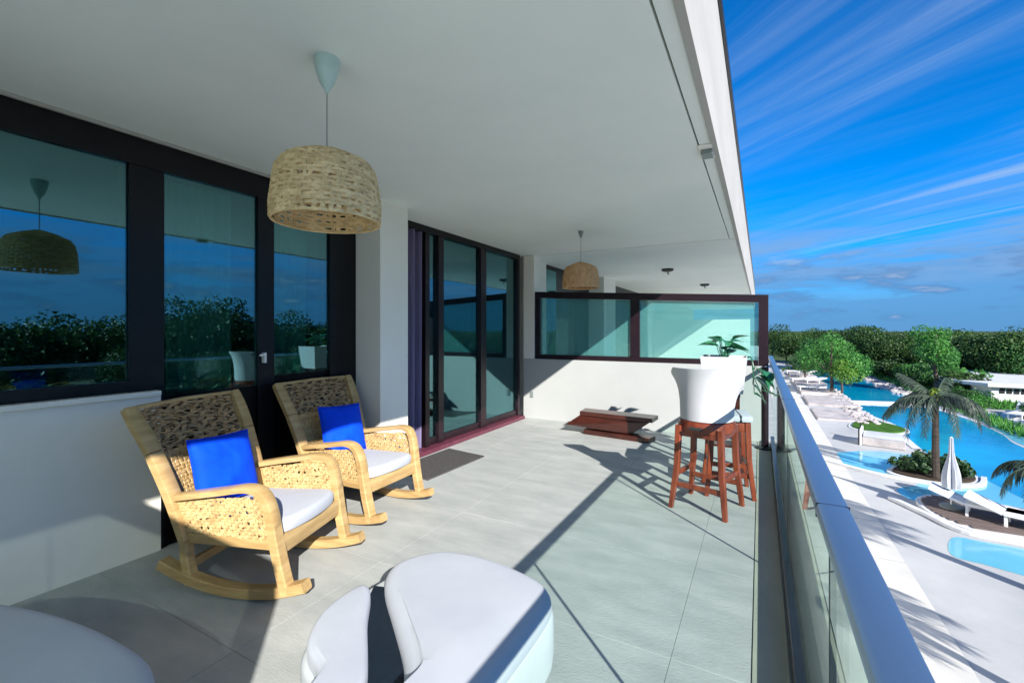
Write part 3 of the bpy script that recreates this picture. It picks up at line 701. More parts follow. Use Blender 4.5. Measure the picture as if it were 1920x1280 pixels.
def rocking_chair(loc, rz, label):
    t = thing('rocking_chair', label, 'rocking chair', loc, rz, 'wooden rocking chairs with woven panels by the window')
    yl = 0.30
    for s in (-1, 1):
        # rocker
        pts = []
        for k in range(15):
            u = k/14; x = -0.46+u*0.93; z = 0.036+0.19*(u-0.56)**2*1.9
            pts.append((x, s*yl, z))
        q = MB(); q.slab(pts, 0.075, 0.058, (0, 1, 0)); auto_smooth(q.build('rocker', M['oakx'], t))
        # arm and front leg, one bent board
        pts = catmull([(-0.36,s*0.325,0.545),(-0.20,s*0.335,0.575),(-0.02,s*0.335,0.605),(0.13,s*0.33,0.628),(0.215,s*0.325,0.605),(0.262,s*0.318,0.52),(0.285,s*0.312,0.38),(0.315,s*0.306,0.22),(0.355,s*0.30,0.055)], 5)
        n = len(pts)
        wid = [0.075+0.012*math.sin(PI*min(1, k/(n*0.6))) for k in range(n)]
        th = [0.036+0.018*min(1, max(0, (k/n-0.45)*4)) for k in range(n)]
        q = MB(); q.slab(pts, wid, th, (0, 1, 0)); arm = auto_smooth(q.build('armrest', M['oak'], t))
        # rear leg
        q = MB(); q.slab([(-0.315,s*0.29,0.36),(-0.30,s*0.295,0.20),(-0.262,s*0.30,0.05)], [0.05,0.055,0.06], 0.055, (0, 1, 0)); auto_smooth(q.build('rear_leg', M['oak'], t))
        # back upright, lower and upper length in the same pale oak
        low = Vector((-0.285,s*0.305,0.30)); mid = Vector((-0.46,s*0.355,0.80)); top = Vector((-0.60,s*0.385,1.055))
        q = MB(); q.slab(catmull([low,(-0.365,s*0.33,0.56),mid], 5), 0.085, 0.05, (0, 1, 0)); upr = auto_smooth(q.build('back_upright', M['oak'], t))
        q = MB(); q.slab(catmull([mid+Vector((-0.001,0,0.003)),(-0.525,s*0.372,0.93),top], 4), [0.086,0.086,0.086,0.085,0.084,0.082,0.078,0.072,0.06], 0.051, (0, 1, 0)); auto_smooth(q.build('upright_cap', M['oak'], upr))
        # woven side panel
        q = MB(); weave(q, bilin((-0.30,s*0.318,0.345),(0.275,s*0.318,0.34),(0.235,s*0.328,0.585),(-0.345,s*0.328,0.535)), 26, 11, 0.019, 0.019, 0.004, 0.003, su=60, sv=26, jit=0.9)
        q.build('woven_side', M['rattan'], arm)['kind'] = 'stuff'
        q = MB(); q.slab([(-0.32,s*0.30,0.315),(0.29,s*0.30,0.315)], 0.045, 0.055, (0, 1, 0)); auto_smooth(q.build('side_rail', M['oakx'], t))
    q = MB(); q.slab([(0.30,-0.275,0.305),(0.30,0.275,0.305)], 0.034, 0.10, (1, 0, 0)); auto_smooth(q.build('front_rail', M['oak'], t))
    q = MB(); q.slab([(-0.30,-0.28,0.30),(-0.30,0.28,0.30)], 0.034, 0.08, (1, 0, 0)); auto_smooth(q.build('rear_rail', M['oak'], t))
    q = MB(); q.slab([(-0.285,-0.27,0.15),(-0.285,0.27,0.15)], 0.03, 0.05, (1, 0, 0)); auto_smooth(q.build('stretcher', M['oak'], t))
    q = MB(); q.box(-0.30, 0.28, -0.275, 0.275, 0.318, 0.345); q.build('seat_deck', M['oak'], t)
    # back: solid lower panel and woven upper panel, slightly bowed
    def back(z0, z1, x0, x1, w0, w1): return bilin((x0,-w0,z0),(x0,w0,z0),(x1,w1,z1),(x1,-w1,z1), -0.03, (1,0,0))
    q = MB(); weave(q, back(0.40,0.79,-0.33,-0.465,0.275,0.325), 22, 18, 0.026, 0.022, 0.004, 0.003, su=50, sv=40, jit=0.5)
    q.build('woven_back', M['oak'], t)['kind'] = 'stuff'
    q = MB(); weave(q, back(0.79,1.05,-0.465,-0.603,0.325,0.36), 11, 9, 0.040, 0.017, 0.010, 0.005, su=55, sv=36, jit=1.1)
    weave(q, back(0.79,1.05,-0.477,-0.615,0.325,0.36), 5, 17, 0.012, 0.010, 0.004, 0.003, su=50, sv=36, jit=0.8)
    q.build('woven_headrest', M['rattan_shaded'], t)['kind'] = 'stuff'
    q = MB(); q.slab([(-0.602,-0.36,1.052),(-0.632,0,1.056),(-0.602,0.36,1.052)], 0.022, 0.028, (0, 0, 1)); auto_smooth(q.build('top_rail', M['oak'], t))
    return t
def seat_cushion(loc, rz, label):
    q = MB(); pp = catmull([(-0.27,-0.25,0),(-0.285,0,0),(-0.27,0.25,0),(-0.10,0.268,0),(0.14,0.27,0),(0.285,0.262,0),(0.325,0.14,0),(0.335,0,0),(0.325,-0.14,0),(0.285,-0.262,0),(0.14,-0.27,0),(-0.10,-0.268,0)], 4, True)
    if area2([(p.x, p.y) for p in pp]) < 0: pp.reverse()
    q.pillow([(p.x, p.y) for p in pp], 0.0, 0.075, 0.034, 0.022)
    o = auto_smooth(q.build('seat_cushion', M['pad']), 70)
    o.location = loc; o.rotation_euler = (0, math.radians(-2.5), rz); return tag(o, label, 'seat cushion', 'white seat pads on the rocking chairs')
def local(o, x, y, z):
    a = o.rotation_euler.z; return (o.location.x+x*math.cos(a)-y*math.sin(a), o.location.y+x*math.sin(a)+y*math.cos(a), z)
ch1 = rocking_chair((-2.72, 1.775, 0), math.radians(18.5), 'nearer pale wooden rocking chair with woven headrest, closest to the loungers')
ch2 = rocking_chair((-2.955, 2.79, 0), math.radians(3), 'farther pale wooden rocking chair standing beside the white column')
for ch, la, lb in ((ch1,'white seat pad on the nearer rocking chair','bright blue square cushion leaning on the nearer rocking chair'),(ch2,'white seat pad on the rocking chair beside the column','bright blue square cushion leaning on the rocking chair beside the column')):
    seat_cushion(local(ch, 0.0, 0, 0.347), ch.rotation_euler.z, la)
    cu = cushion('throw_cushion', M['blue'], 0.44, 0.42, 0.15)
    tag(cu, lb, 'cushion', 'blue cushions on the rocking chairs')
    sm = MB(); ring = [(-0.22+0.44*k/10*1.0, 0, -0.21) for k in range(11)]
    ed = []
    for u_, v_ in [(-1+2*k/12, -1) for k in range(12)]+[(1, -1+2*k/12) for k in range(12)]+[(1-2*k/12, 1) for k in range(12)]+[(-1, 1-2*k/12) for k in range(13)]:
        ed.append((u_*0.22*(1-0.05*(1-v_*v_)*abs(u_)), 0, v_*0.21*(1-0.05*(1-u_*u_)*abs(v_))))
    sm.tube(ed, 0.0045, 6, False); sm.build('piping', M['blue'], cu)
    cu.location = local(ch, -0.285, -0.035 if ch is ch1 else 0.03, 0.635)
    cu.rotation_euler = (math.radians(-17), math.radians(3), ch.rotation_euler.z+PI/2-0.08)

# doormat
q = MB(); q.prism([(-3.48,3.62),(-2.92,3.58),(-2.88,4.58),(-3.46,4.66)], 0.001, 0.014, 0.004, 2); tag(q.build('doormat', M['mat']), 'flat dark grey doormat in front of the sliding door', 'doormat')

# ------------------------------------------------------------------ white padded loungers in front
ot = thing('ottoman', 'white padded lounger with a dark painted shadow wedge, nearest the balustrade', 'lounger', (-1.1, 1.2, 0))
off = Vector((-1.1, 1.2))
def rel(poly): return [(x-off.x, y-off.y) for x, y in poly]
def smoothpoly(poly, n=4):
    p = [(a.x, a.y) for a in catmull([(x, y, 0) for x, y in poly], n, True)]
    if area2(p) < 0: p.reverse()
    return p
body = smoothpoly([(-0.73,0.35),(-0.725,1.0),(-0.725,1.62),(-0.77,1.74),(-0.88,1.80),(-1.12,1.845),(-1.36,1.81),(-1.485,1.68),(-1.52,1.45),(-1.50,1.2),(-1.40,1.03),(-1.22,0.93),(-1.10,0.6),(-1.0,0.35)])
q = MB(); q.pillow(rel(body), 0.15, 0.365, 0.03, 0.0); auto_smooth(q.build('shell', M['shell'], ot), 50)
q = MB(); q.prism(rel([(-1.50,1.47),(-1.40,1.50),(-1.18,1.30),(-0.97,1.12),(-0.86,0.9),(-0.86,0.5),(-1.06,0.5),(-1.10,0.95),(-1.22,1.10),(-1.40,1.30)]), 0.366, 0.372); q.build('shadow_wedge', M['navy'], ot)  # navy wedge and pad split stand in for a shadow cast across the lounger
padR = smoothpoly([(-0.735,0.36),(-0.73,1.0),(-0.73,1.60),(-0.775,1.735),(-0.88,1.795),(-1.12,1.838),(-1.36,1.80),(-1.47,1.67),(-1.49,1.57),(-1.42,1.455),(-1.22,1.30),(-1.03,1.15),(-0.94,1.03),(-0.90,0.85),(-0.89,0.36)])
q = MB(); q.pillow(rel(padR), 0.34, 0.43, 0.05, 0.012); auto_smooth(q.build('foot_pad', M['pad'], ot), 70)
padL = smoothpoly([(-1.50,1.40),(-1.44,1.385),(-1.32,1.25),(-1.17,1.11),(-1.07,1.0),(-1.045,0.85),(-1.03,0.6),(-1.08,0.6),(-1.21,0.95),(-1.38,1.04),(-1.49,1.2)])
q = MB(); q.pillow(rel(padL), 0.34, 0.42, 0.022, 0.006); auto_smooth(q.build('side_pad', M['pad'], ot), 70)
for lx, ly in ((-0.80,1.66),(-1.42,1.60),(-0.80,0.5)):
    q = MB(); q.tube([(lx-off.x, ly-off.y, 0.16),(lx-off.x+0.01, ly-off.y+0.02, 0.0)], [0.035,0.016], 10); q.build('leg', M['black'], ot)
off = Vector((-2.2, 0.2))
lo = thing('sun_lounger', 'white padded lounger with rounded end in the shaded corner by the parapet wall', 'lounger', (off.x, off.y, 0))
b2 = smoothpoly([(-3.02,0.0),(-2.98,0.38),(-2.80,0.55),(-2.52,0.655),(-2.22,0.715),(-1.95,0.74),(-1.72,0.73),(-1.52,0.62),(-1.42,0.35),(-1.40,-0.05),(-1.45,-0.45),(-2.9,-0.45)])
q = MB(); q.pillow(rel(b2), 0.15, 0.36, 0.03, 0.0); auto_smooth(q.build('shell', M['shell'], lo), 50)
q = MB(); q.pillow(rel(inset_poly(b2, 0.006)), 0.345, 0.43, 0.05, 0.012); auto_smooth(q.build('pad', M['pad'], lo), 70)
for lx, ly in ((-1.6,0.5),(-2.8,0.3),(-1.6,-0.3),(-2.8,-0.3)):
    q = MB(); q.tube([(lx-off.x, ly-off.y, 0.16),(lx-off.x, ly-off.y, 0.0)], [0.035,0.016], 10); q.build('leg', M['black'], lo)

# ------------------------------------------------------------------ low bench, stools, plant stand
bn = thing('low_bench', 'low mahogany brown bench standing against the white divider wall', 'bench', (-1.85, 6.42, 0), math.radians(-3))
q = MB()
P0 = [(-0.62,-0.16),(0.50,-0.20),(0.62,0.10),(-0.48,0.16)]
q.prism([(-0.46,-0.14),(0.60,-0.18),(0.60,0.13),(-0.50,0.16)], 0.27, 0.325, 0.008, 2); q.build('top_board', M['bench'], bn)
q = MB(); b = q.bm
lo_ = [(-0.50,-0.12,0.075),(0.30,-0.14,0.075),(0.30,0.10,0.075),(-0.46,0.10,0.075)]; hi_ = [(-0.46,-0.125,0.268),(0.56,-0.165,0.268),(0.56,0.11,0.268),(-0.48,0.14,0.268)]
lo_[0] = (-0.66,-0.20,0.12)
va = [b.verts.new(p) for p in lo_]; vb = [b.verts.new(p) for p in hi_]
b.faces.new(va[::-1]); b.faces.new(vb)
for i in range(4): b.faces.new((va[i], va[(i+1) % 4], vb[(i+1) % 4], vb[i]))
q.build('body', M['bench'], bn)
q = MB(); q.prism([(-0.40,-0.15),(0.56,-0.22),(0.60,-0.02),(-0.42,0.12)], 0.0, 0.065, 0.008, 2); q.build('foot_board', M['bench'], bn)

def stool_base(t, w, h, m, splay=0.03, mirror=1):
    for sx in (-1, 1):
        for sy in (-1, 1):
            q = MB(); q.slab([(sx*w/2*0.90, sy*w/2*0.90, h),(sx*w/2*0.96, sy*w/2*0.96, h*0.5),(sx*(w/2+splay), sy*(w/2+splay), 0.0)], [0.048,0.046,0.036], [0.048,0.046,0.036], (0, 1, 0)); auto_smooth(q.build('leg', m, t))
    for s in (-1, 1):
        q = MB(); q.slab([(-w/2*0.98, s*w/2*0.98, 0.20),(w/2*0.98, s*w/2*0.98, 0.20)], 0.03, 0.04, (0, 1, 0)); auto_smooth(q.build('stretcher', m, t))
        q = MB(); q.slab([(s*w/2*0.98, -w/2*0.98, 0.29),(s*w/2*0.98, w/2*0.98, 0.29)], 0.03, 0.04, (1, 0, 0)); auto_smooth(q.build('stretcher', m, t))
        q = MB(); q.slab([(-w/2*0.9, s*w/2*0.9, h-0.045),(w/2*0.9, s*w/2*0.9, h-0.045)], 0.03, 0.085, (0, 1, 0)); auto_smooth(q.build('apron', m, t))
        q = MB(); q.slab([(s*w/2*0.9, -w/2*0.9, h-0.045),(s*w/2*0.9, w/2*0.9, h-0.045)], 0.03, 0.085, (1, 0, 0)); auto_smooth(q.build('apron', m, t))
st = thing('bar_stool', 'red brown wooden bar stool with flared white wraparound backrest', 'bar stool', (-0.40, 4.20, 0), math.radians(-14))
stool_base(st, 0.38, 0.70, M['redwood'])
q = MB(); q.lathe([(0.225,0.66),(0.232,0.70),(0.222,0.742),(0.20,0.748)], 28); auto_smooth(q.build('seat_ring', M['redwood'], st))
q = MB(); q.lathe([(0.205,0.749),(0.20,0.772),(0.16,0.785),(0.02,0.787)], 28); auto_smooth(q.build('seat_pad', M['grey'], st))
q = MB(); b = q.bm; rows = []; nn = 44; a0, a1 = math.radians(-200), math.radians(20)
for layer in (0, 1):
    for k in range(9):
        v = k/8; ring = []
        for i in range(nn+1):
            u = i/nn; a = a0+(a1-a0)*u
            side = abs(u-0.5)*2
            zt = 1.19-0.16*max(0, side-0.45)/0.55
            r = 0.212+0.012*v+0.055*max(0, v-0.35)**1.6 - 0.014*layer
            z = 0.752+(zt-0.752)*v
            fl = 0.035*v**5*(1-layer*0.2)
            ring.append(b.verts.new(((r+fl)*math.cos(a), (r+fl)*math.sin(a), z)))
        rows.append(ring)
def strip(r0, r1):
    for i in range(nn): b.faces.new((r0[i], r0[i+1], r1[i+1], r1[i]))
for k in range(8): strip(rows[k], rows[k+1]); strip(rows[10+k], rows[9+k])
strip(rows[8], rows[17]); strip(rows[9], rows[0])
for k in range(8):
    b.faces.new((rows[k][0], rows[k+1][0], rows[10+k][0], rows[9+k][0])); b.faces.new((rows[k+1][nn], rows[k][nn], rows[9+k][nn], rows[10+k][nn]))
auto_smooth(q.build('backrest', M['planter'], st), 50)
q = MB(); q.slab([(-0.05,-0.246,0.70),(0.05,-0.246,0.70)], 0.02, 0.022, (0, 1, 0)); q.build('handle_slot', M['fix'], [c for c in st.children if c.name.startswith('seat_ring')][0])
s2 = thing('counter_stool', 'dark red stool with white navy striped seat half hidden behind the bar stool', 'stool', (-0.27, 4.70, 0), math.radians(10))
stool_base(s2, 0.33, 0.68, M['redwood'])
q = MB(); q.box(-0.19, 0.19, -0.19, 0.19, 0.682, 0.74, bevel=0.02); auto_smooth(q.build('seat_pad', M['pad'], s2))
q = MB(); q.box(0.07, 0.11, -0.192, 0.192, 0.681, 0.742, bevel=0.02); auto_smooth(q.build('stripe', M['navy'], [c for c in s2.children if c.name.startswith('seat_pad')][0]))
pl = thing('plant_stand', 'tall dark red wooden stand carrying the square white planter', 'plant stand', (-0.345, 5.45, 0), math.radians(2))
for sx in (-1, 1):
    for sy in (-1, 1):
        q = MB(); q.slab([(sx*0.13,sy*0.13,0.80),(sx*0.13,sy*0.13,0.28),(sx*0.17,sy*0.17,0.0)], 0.05, 0.05, (0, 1, 0)); q.build('leg', M['bench'], pl)
q = MB(); q.box(-0.16, 0.16, -0.16, 0.16, 0.802, 0.84, bevel=0.005); q.build('top_board', M['bench'], pl)
q = MB(); q.box(-0.12, 0.12, -0.12, 0.12, 0.26, 0.285); q.build('shelf', M['bench'], pl)
pt = thing('planter', 'square white tapered planter with leafy green houseplant', 'planter', (-0.345, 5.45, 0.841), math.radians(2))
q = MB(); b = q.bm
def sq(r, z): return [b.verts.new((sx*r, sy*r, z)) for sx, sy in ((-1,-1),(1,-1),(1,1),(-1,1))]
rr = [sq(0.185,0.0), sq(0.225,0.385), sq(0.212,0.385), sq(0.208,0.33)]
b.faces.new(rr[0][::-1])
for a_, c_ in zip(rr, rr[1:]):
    for i in range(4): b.faces.new((a_[i], a_[(i+1) % 4], c_[(i+1) % 4], c_[i]))
pot = q.build('pot', M['planter'], pt)
q = MB(); q.sheet([(-0.207,-0.207),(0.207,-0.207),(0.207,0.207),(-0.207,0.207)], 0.34); q.build('soil', M['soil'], pot)
def leaf_mesh(L=0.2, Wd=0.12, fold=0.25, droop=0.3):
    q = MB(); b = q.bm; n = 6; prev = None
    for k in range(n+1):
        u = k/n; w = Wd/2*math.sin(PI*min(1, u**0.75))*(1.15-0.3*u) if 0 < k < n else 0.002
        c = Vector((u*L, 0, -droop*L*u*u))
        row = (b.verts.new(c+Vector((0, w, w*fold))), b.verts.new(c), b.verts.new(c+Vector((0, -w, w*fold))))
        if prev:
            b.faces.new((prev[0], row[0], row[1], prev[1])); b.faces.new((prev[1], row[1], row[2], prev[2]))
        prev = row
    return q
lm0 = leaf_mesh(); lobj = None
spots = []
for k in range(15):
    a = rng.uniform(0, 2*PI); spots.append((rng.uniform(0, 0.12)*math.cos(a), rng.uniform(0, 0.12)*math.sin(a), rng.uniform(0.40, 0.58), a, rng.uniform(-0.5, 0.25), rng.uniform(0.75, 1.2)))
for k in range(9):
    spots.append((0.27+rng.uniform(0, 0.12), rng.uniform(-0.2, 0.12), rng.uniform(-0.02, 0.28), rng.uniform(-1.2, 0.7), rng.uniform(0.1, 0.9), rng.uniform(0.85, 1.25)))
stem = MB()
for (x, y, z, a, pitch, s_) in spots:
    if lobj is None: lobj = lm0.build('leaf', M['houseleaf'], pt, smooth=True); o = lobj
    else: o = lobj.copy(); C.collection.objects.link(o)
    o.location = (x, y, z); o.rotation_euler = (rng.uniform(-0.4, 0.4), pitch, a); o.scale = (s_, s_, s_)
    if z > 0.35: stem.tube([(x*0.3, y*0.3, 0.34),(x*0.7, y*0.7, (0.34+z)/2),(x, y, z)], 0.004, 5)
    else: stem.tube(catmull([(0.2, y*0.5, 0.36),(0.26, y*0.8, 0.38),(0.28, y, (z+0.36)/2),(x, y, z)], 3), 0.004, 5)
stem.build('stem', M['houseleaf'], pt)

# ------------------------------------------------------------------ garden furniture
def garden_lounger(t, white='whitepaint', back=0.5):
    q = MB(); q.box(-0.95, 0.35, -0.32, 0.32, 0.26, 0.34, bevel=0.02); q.build('seat', M[white], t)
    mt = Matrix.Translation((0.35, 0, 0.30)) @ Matrix.Rotation(-back, 4, 'Y')
    q = MB(); q.box(0.0, 0.75, -0.32, 0.32, -0.04, 0.04, mt, 0.02); q.build('backrest', M[white], t)
    for sx in (-0.85, 0.3):
        for sy in (-0.26, 0.26):
            q = MB(); q.box(sx-0.03, sx+0.03, sy-0.03, sy+0.03, 0, 0.26); q.build('leg', M[white], t)
    return t
gl0 = garden_lounger(thing('garden_lounger', 'white sun lounger with raised back across the pool, leftmost of its row', 'lounger', (12.7,35.6,GZ+0.16), math.radians(55), 'white loungers across the pool'), back=0.9)
for k in range(1, 4):
    o = copy_tree(gl0); o['label'] = 'white sun lounger with raised back across the pool, %s from the left of its row' % ('', 'second', 'third', 'fourth')[k]; o.location = (12.7+k*0.95, 35.6-k*0.25, GZ+0.16)
# timber deck with loungers and folded parasol
dk = thing('timber_deck', 'weathered brown timber deck island in the shallow water', 'deck', (5.2, 16.6, GZ))
dp = smoothpoly([(4.1,17.3),(4.1,16.3),(4.4,15.55),(5.0,15.25),(5.9,15.4),(6.9,15.9),(6.9,17.0),(6.2,17.6),(5.3,17.9),(4.6,17.9)])
q = MB(); q.prism([(x-5.2, y-16.6) for x, y in inset_poly(dp, -0.1)], -0.1, 0.10, 0.02); q.build('rim', M['coping'], dk)
def clip_row(poly, y0, y1):
    xs_ = []
    for y in (y0, y1):
        for i in range(len(poly)):
            a, c = poly[i-1], poly[i]
            if (a[1]-y)*(c[1]-y) < 0: xs_.append((y, a[0]+(c[0]-a[0])*(y-a[1])/(c[1]-a[1])))
    r0 = sorted(x for y, x in xs_ if y == y0); r1 = sorted(x for y, x in xs_ if y == y1)
    return (max(r0[0], r1[0]), min(r0[-1], r1[-1])) if len(r0) > 1 and len(r1) > 1 else None
y = 15.36
while y < 17.8:
    r = clip_row(dp, y, y+0.17)
    if r: q = MB(); q.box(r[0]-5.2, r[1]-5.2, y-16.6, y+0.155-16.6, 0.101, 0.135, bevel=0.006); q.build('plank', M['deckwood'], dk)
    y += 0.175
garden_lounger(thing('garden_lounger', 'white lounger on the timber deck beside the folded parasol', 'lounger', (5.15,16.35,GZ+0.135), math.radians(160)), back=0.35)
garden_lounger(thing('garden_lounger', 'white lounger on the timber deck, the one farther from the folded parasol', 'lounger', (5.75,15.9,GZ+0.135), math.radians(155)), back=0.35)
pr = thing('parasol', 'folded white parasol standing on the timber deck', 'parasol', (4.62, 16.75, GZ+0.135))
q = MB(); q.tube([(0,0,0.0),(0,0,1.95)], 0.022, 8); q.build('pole', M['whitepaint'], pr)
q = MB(); b = q.bm; rings = []
for k in range(12):
    v = k/11; z = 0.55+1.38*v; r0 = 0.03+0.16*(1-v)**0.8*(0.55+0.45*math.sin(PI*min(1, v*1.4)+0.6))
    rings.append([b.verts.new((r0*(1+0.35*math.sin(8*a+v*1.5))*math.cos(a), r0*(1+0.35*math.sin(8*a+v*1.5))*math.sin(a), z)) for a in [2*PI*i/48 for i in range(48)]])
for a_, c_ in zip(rings, rings[1:]):
    for i in range(48): b.faces.new((a_[i], a_[(i+1) % 48], c_[(i+1) % 48], c_[i]))
b.faces.new(rings[-1])
auto_smooth(q.build('canopy', M['pad'], pr))
q = MB(); q.lathe([(0.25,0.0),(0.25,0.06),(0.05,0.10)], 18); q.build('base', M['grey'], pr)
# white daybed by the grass island
db = thing('daybed', 'white box daybed with dark corner posts beside the grass island', 'daybed', (4.75, 25.2, GZ), math.radians(-12))
db.scale = (0.85, 0.8, 0.78)
q = MB(); q.box(-0.85, 0.85, -0.75, 0.75, 0.02, 0.45, bevel=0.03); q.build('base', M['stone'], db)
q = MB(); q.box(-0.82, 0.82, -0.72, 0.72, 0.452, 0.60, bevel=0.05); auto_smooth(q.build('mattress', M['pad'], db))
q = MB(); q.box(-0.95, -0.87, -0.78, 0.78, 0.0, 0.85, bevel=0.01); q.build('headboard', M['whitepaint'], db)
for sx, sy in ((-0.98,-0.80),(-0.98,0.80)):
    q = MB(); q.box(sx-0.03, sx+0.03, sy-0.03, sy+0.03, 0.0, 1.0); q.build('post', M['darkmetal'], db)
# low white kiosk
ks = thing('pool_kiosk', 'low flat roofed white pool building with a row of dark openings', 'building', (17.5, 46.5, GZ), math.radians(0))
q = MB(); q.prism([(-4.0,-1.6),(-3.3,-2.6),(8,-2.6),(8,4.5),(-3.0,4.5)], 0.0, 1.12); q.build('wall', M['whitepaint'], ks)
q = MB(); q.prism([(-4.9,-1.2),(-3.6,-3.0),(9,-3.0),(9,13.5),(-1.5,13.8),(-5.0,8.0)], 1.123, 1.36, 0.03); q.build('roof', M['coping'], ks)
for k in range(5):
    q = MB(); q.box(-2.9+k*0.36, -2.64+k*0.36, -2.64, -2.603, 0.66, 1.0); q.build('opening', M['darkmetal'], ks)
# sunbeds on the terraces along the building
sb = None
for k, (x, y) in enumerate(((3.5,59.0),(4.2,57.6),(3.4,50.2),(4.3,49.5),(3.6,43.6))):
    if sb is None: sb = garden_lounger(thing('sunbed', 'pale grey low sunbed on the stone terraces beside the pool', 'sunbed', (x, y, GZ+0.27), 0.3, 'sunbeds on the stone terraces'), 'coping', 0.2); o = sb
    else: o = copy_tree(sb)
    o['label'] = ('pale low sunbed at the far end of the stone terraces by the pool', 'pale low sunbed second from the far end of the stone terraces', 'pale low sunbed on the terrace behind the rounded green tree, building side', 'pale low sunbed on the terrace behind the rounded green tree, pool side', 'pale low sunbed nearest the bright feathery tree on the terraces')[k]
    o.location = (x, y, GZ+(0.28 if y > 55 else 0.26 if y > 46 else 0.22)); o.rotation_euler.z = rng.uniform(-0.4, 0.4)+0.4

# ------------------------------------------------------------------ vegetation
def leaf_cloud(q, lobes, n, size, rnd, flat=0.0, aspect=0.6, shell=0.55):
    b = q.bm; tot = sum(l[3]*l[4]*l[5] for l in lobes)
    for L in lobes:
        cx, cy_, cz_, rx, ry, rz = L; cnt = max(6, int(n*(rx*ry*rz)/tot))
        for _ in range(cnt):
            d = Vector((rnd.gauss(0,1), rnd.gauss(0,1), rnd.gauss(0,1))).normalized()
            rad = shell+(1.08-shell)*rnd.random()**0.6
            w = 1+0.22*noise.noise(Vector((d.x*2.2+cx, d.y*2.2+cy_, d.z*2.2+cz_)))
            p = Vector((cx+d.x*rx*rad*w, cy_+d.y*ry*rad*w, cz_+d.z*rz*rad*w))
            nrm = (d*0.8+Vector((rnd.gauss(0,0.6), rnd.gauss(0,0.6), rnd.gauss(0,0.6)+0.25))).normalized()
            u = nrm.orthogonal().normalized(); ang = rnd.uniform(0, 2*PI)
            u = (Matrix.Rotation(ang, 3, nrm) @ u); v = nrm.cross(u)
            s_ = size*rnd.uniform(0.6, 1.3)
            b.faces.new([b.verts.new(p+u*s_*0.5), b.verts.new(p+v*s_*0.5*aspect+u*0.05*s_), b.verts.new(p-u*s_*0.5-nrm*s_*0.1), b.verts.new(p-v*s_*0.5*aspect)])
    return q
def crown_lobes(rnd, w, h, base, n):
    out = []
    for k in range(n):
        a = rnd.uniform(0, 2*PI); r = w*0.36*math.sqrt(rnd.random()); z = base+h*(0.25+0.6*rnd.random()*(1-0.5*r/(w*0.36)))
        s_ = w*rnd.uniform(0.16, 0.27); out.append((r*math.cos(a), r*math.sin(a), z, s_, s_, s_*rnd.uniform(0.65, 0.9)))
    return out
def make_tree(name, label, cat, w, h, trunk_h, mleaf, nleaf, size, seed, group, nl=11):
    rnd = random.Random(seed)
    t = thing(name, label, cat, (0, 0, 0), 0, group)
    lob = crown_lobes(rnd, w, h-trunk_h*0.6, trunk_h*0.6, nl)
    q = MB(); leaf_cloud(q, lob, nleaf, size, rnd); q.build('crown', M[mleaf], t)
    q = MB(); q.tube(catmull([(0,0,-0.1),(0.05,0.03,trunk_h*0.5),(0.0,0.1,trunk_h),(0.05,0.05,h*0.7)], 3), [0.14*h/5*(1-0.06*i) for i in range(10)], 7)
    for L in lob[:5]:
        q.tube([(0.0,0.08,trunk_h*0.8),(L[0]*0.5,L[1]*0.5,(trunk_h*0.8+L[2])/2),(L[0],L[1],L[2])], [0.06,0.045,0.02], 5)
    q.build('trunk', M['bark'], t)
    return t
def place(proto, used, x, y, rz, s, label=None, z=GZ-0.1):
    o = proto if id(proto) not in used else copy_tree(proto)
    used.add(id(proto)); o.location = (x, y, z); o.rotation_euler.z = rz; o.scale = (s, s, s*rng.uniform(0.92, 1.08))
    if label: o['label'] = label
    return o
used = set()
GT = 'dark trees in the dense row beyond the pool'
tl_ = 'dark green broadleaf tree in the dense row beyond the pool'
protos = [make_tree('broadleaf_tree', tl_, 'tree', 6.4, 5.6, 1.2, 'leaf_dark', 6500, 0.23, 100+k, GT, 13) for k in range(4)]
protos += [make_tree('broadleaf_tree', 'mid green leafy tree in the dense row beyond the pool', 'tree', 6.0, 5.0, 1.0, 'leaf_mid', 6500, 0.22, 200+k, 'mid green trees in the dense row beyond the pool', 12) for k in range(2)]
def polar(a, d): return (d*math.sin(math.radians(a)), d*math.cos(math.radians(a)))
row = []
for k in range(16):      # far row in view
    a = 1.0+k*1.32+rng.uniform(-0.3, 0.3); d = 92-1.6*a+rng.uniform(-4, 4); row.append((a, d, rng.uniform(1.02, 1.2)*(1-0.008*a)))
for k in range(12):      # front row in view
    a = 6.0+k*1.3+rng.uniform(-0.3, 0.3); d = 72-0.55*a+rng.uniform(-2.5, 2.5); row.append((a, d, rng.uniform(0.88, 1.16)*(1-0.009*(a-6))))
for k in range(6):       # joins the row on to the right of the picture
    a = 23.5+k*2.0; row.append((a, 60-k*1.6, rng.uniform(0.86, 1.0)))
for k in range(20):      # right-hand side, seen mirrored in the windows
    a = 34+k*3.6+rng.uniform(-1, 1); d = 52-0.14*a+rng.uniform(-3, 3); row.append((a, d, rng.uniform(1.15, 1.5)))
for k in range(14):
    a = 35+k*4.9+rng.uniform(-1, 1); d = 37+rng.uniform(-3, 3); row.append((a, d, rng.uniform(0.6, 0.8)))
for i, (a, d, s_) in enumerate(row):
    p = protos[rng.choice((0,1,2,3,0,1,2,3,4,5))]
    x, y = polar(a, d); place(p, used, x, y, rng.uniform(0, 6), s_)
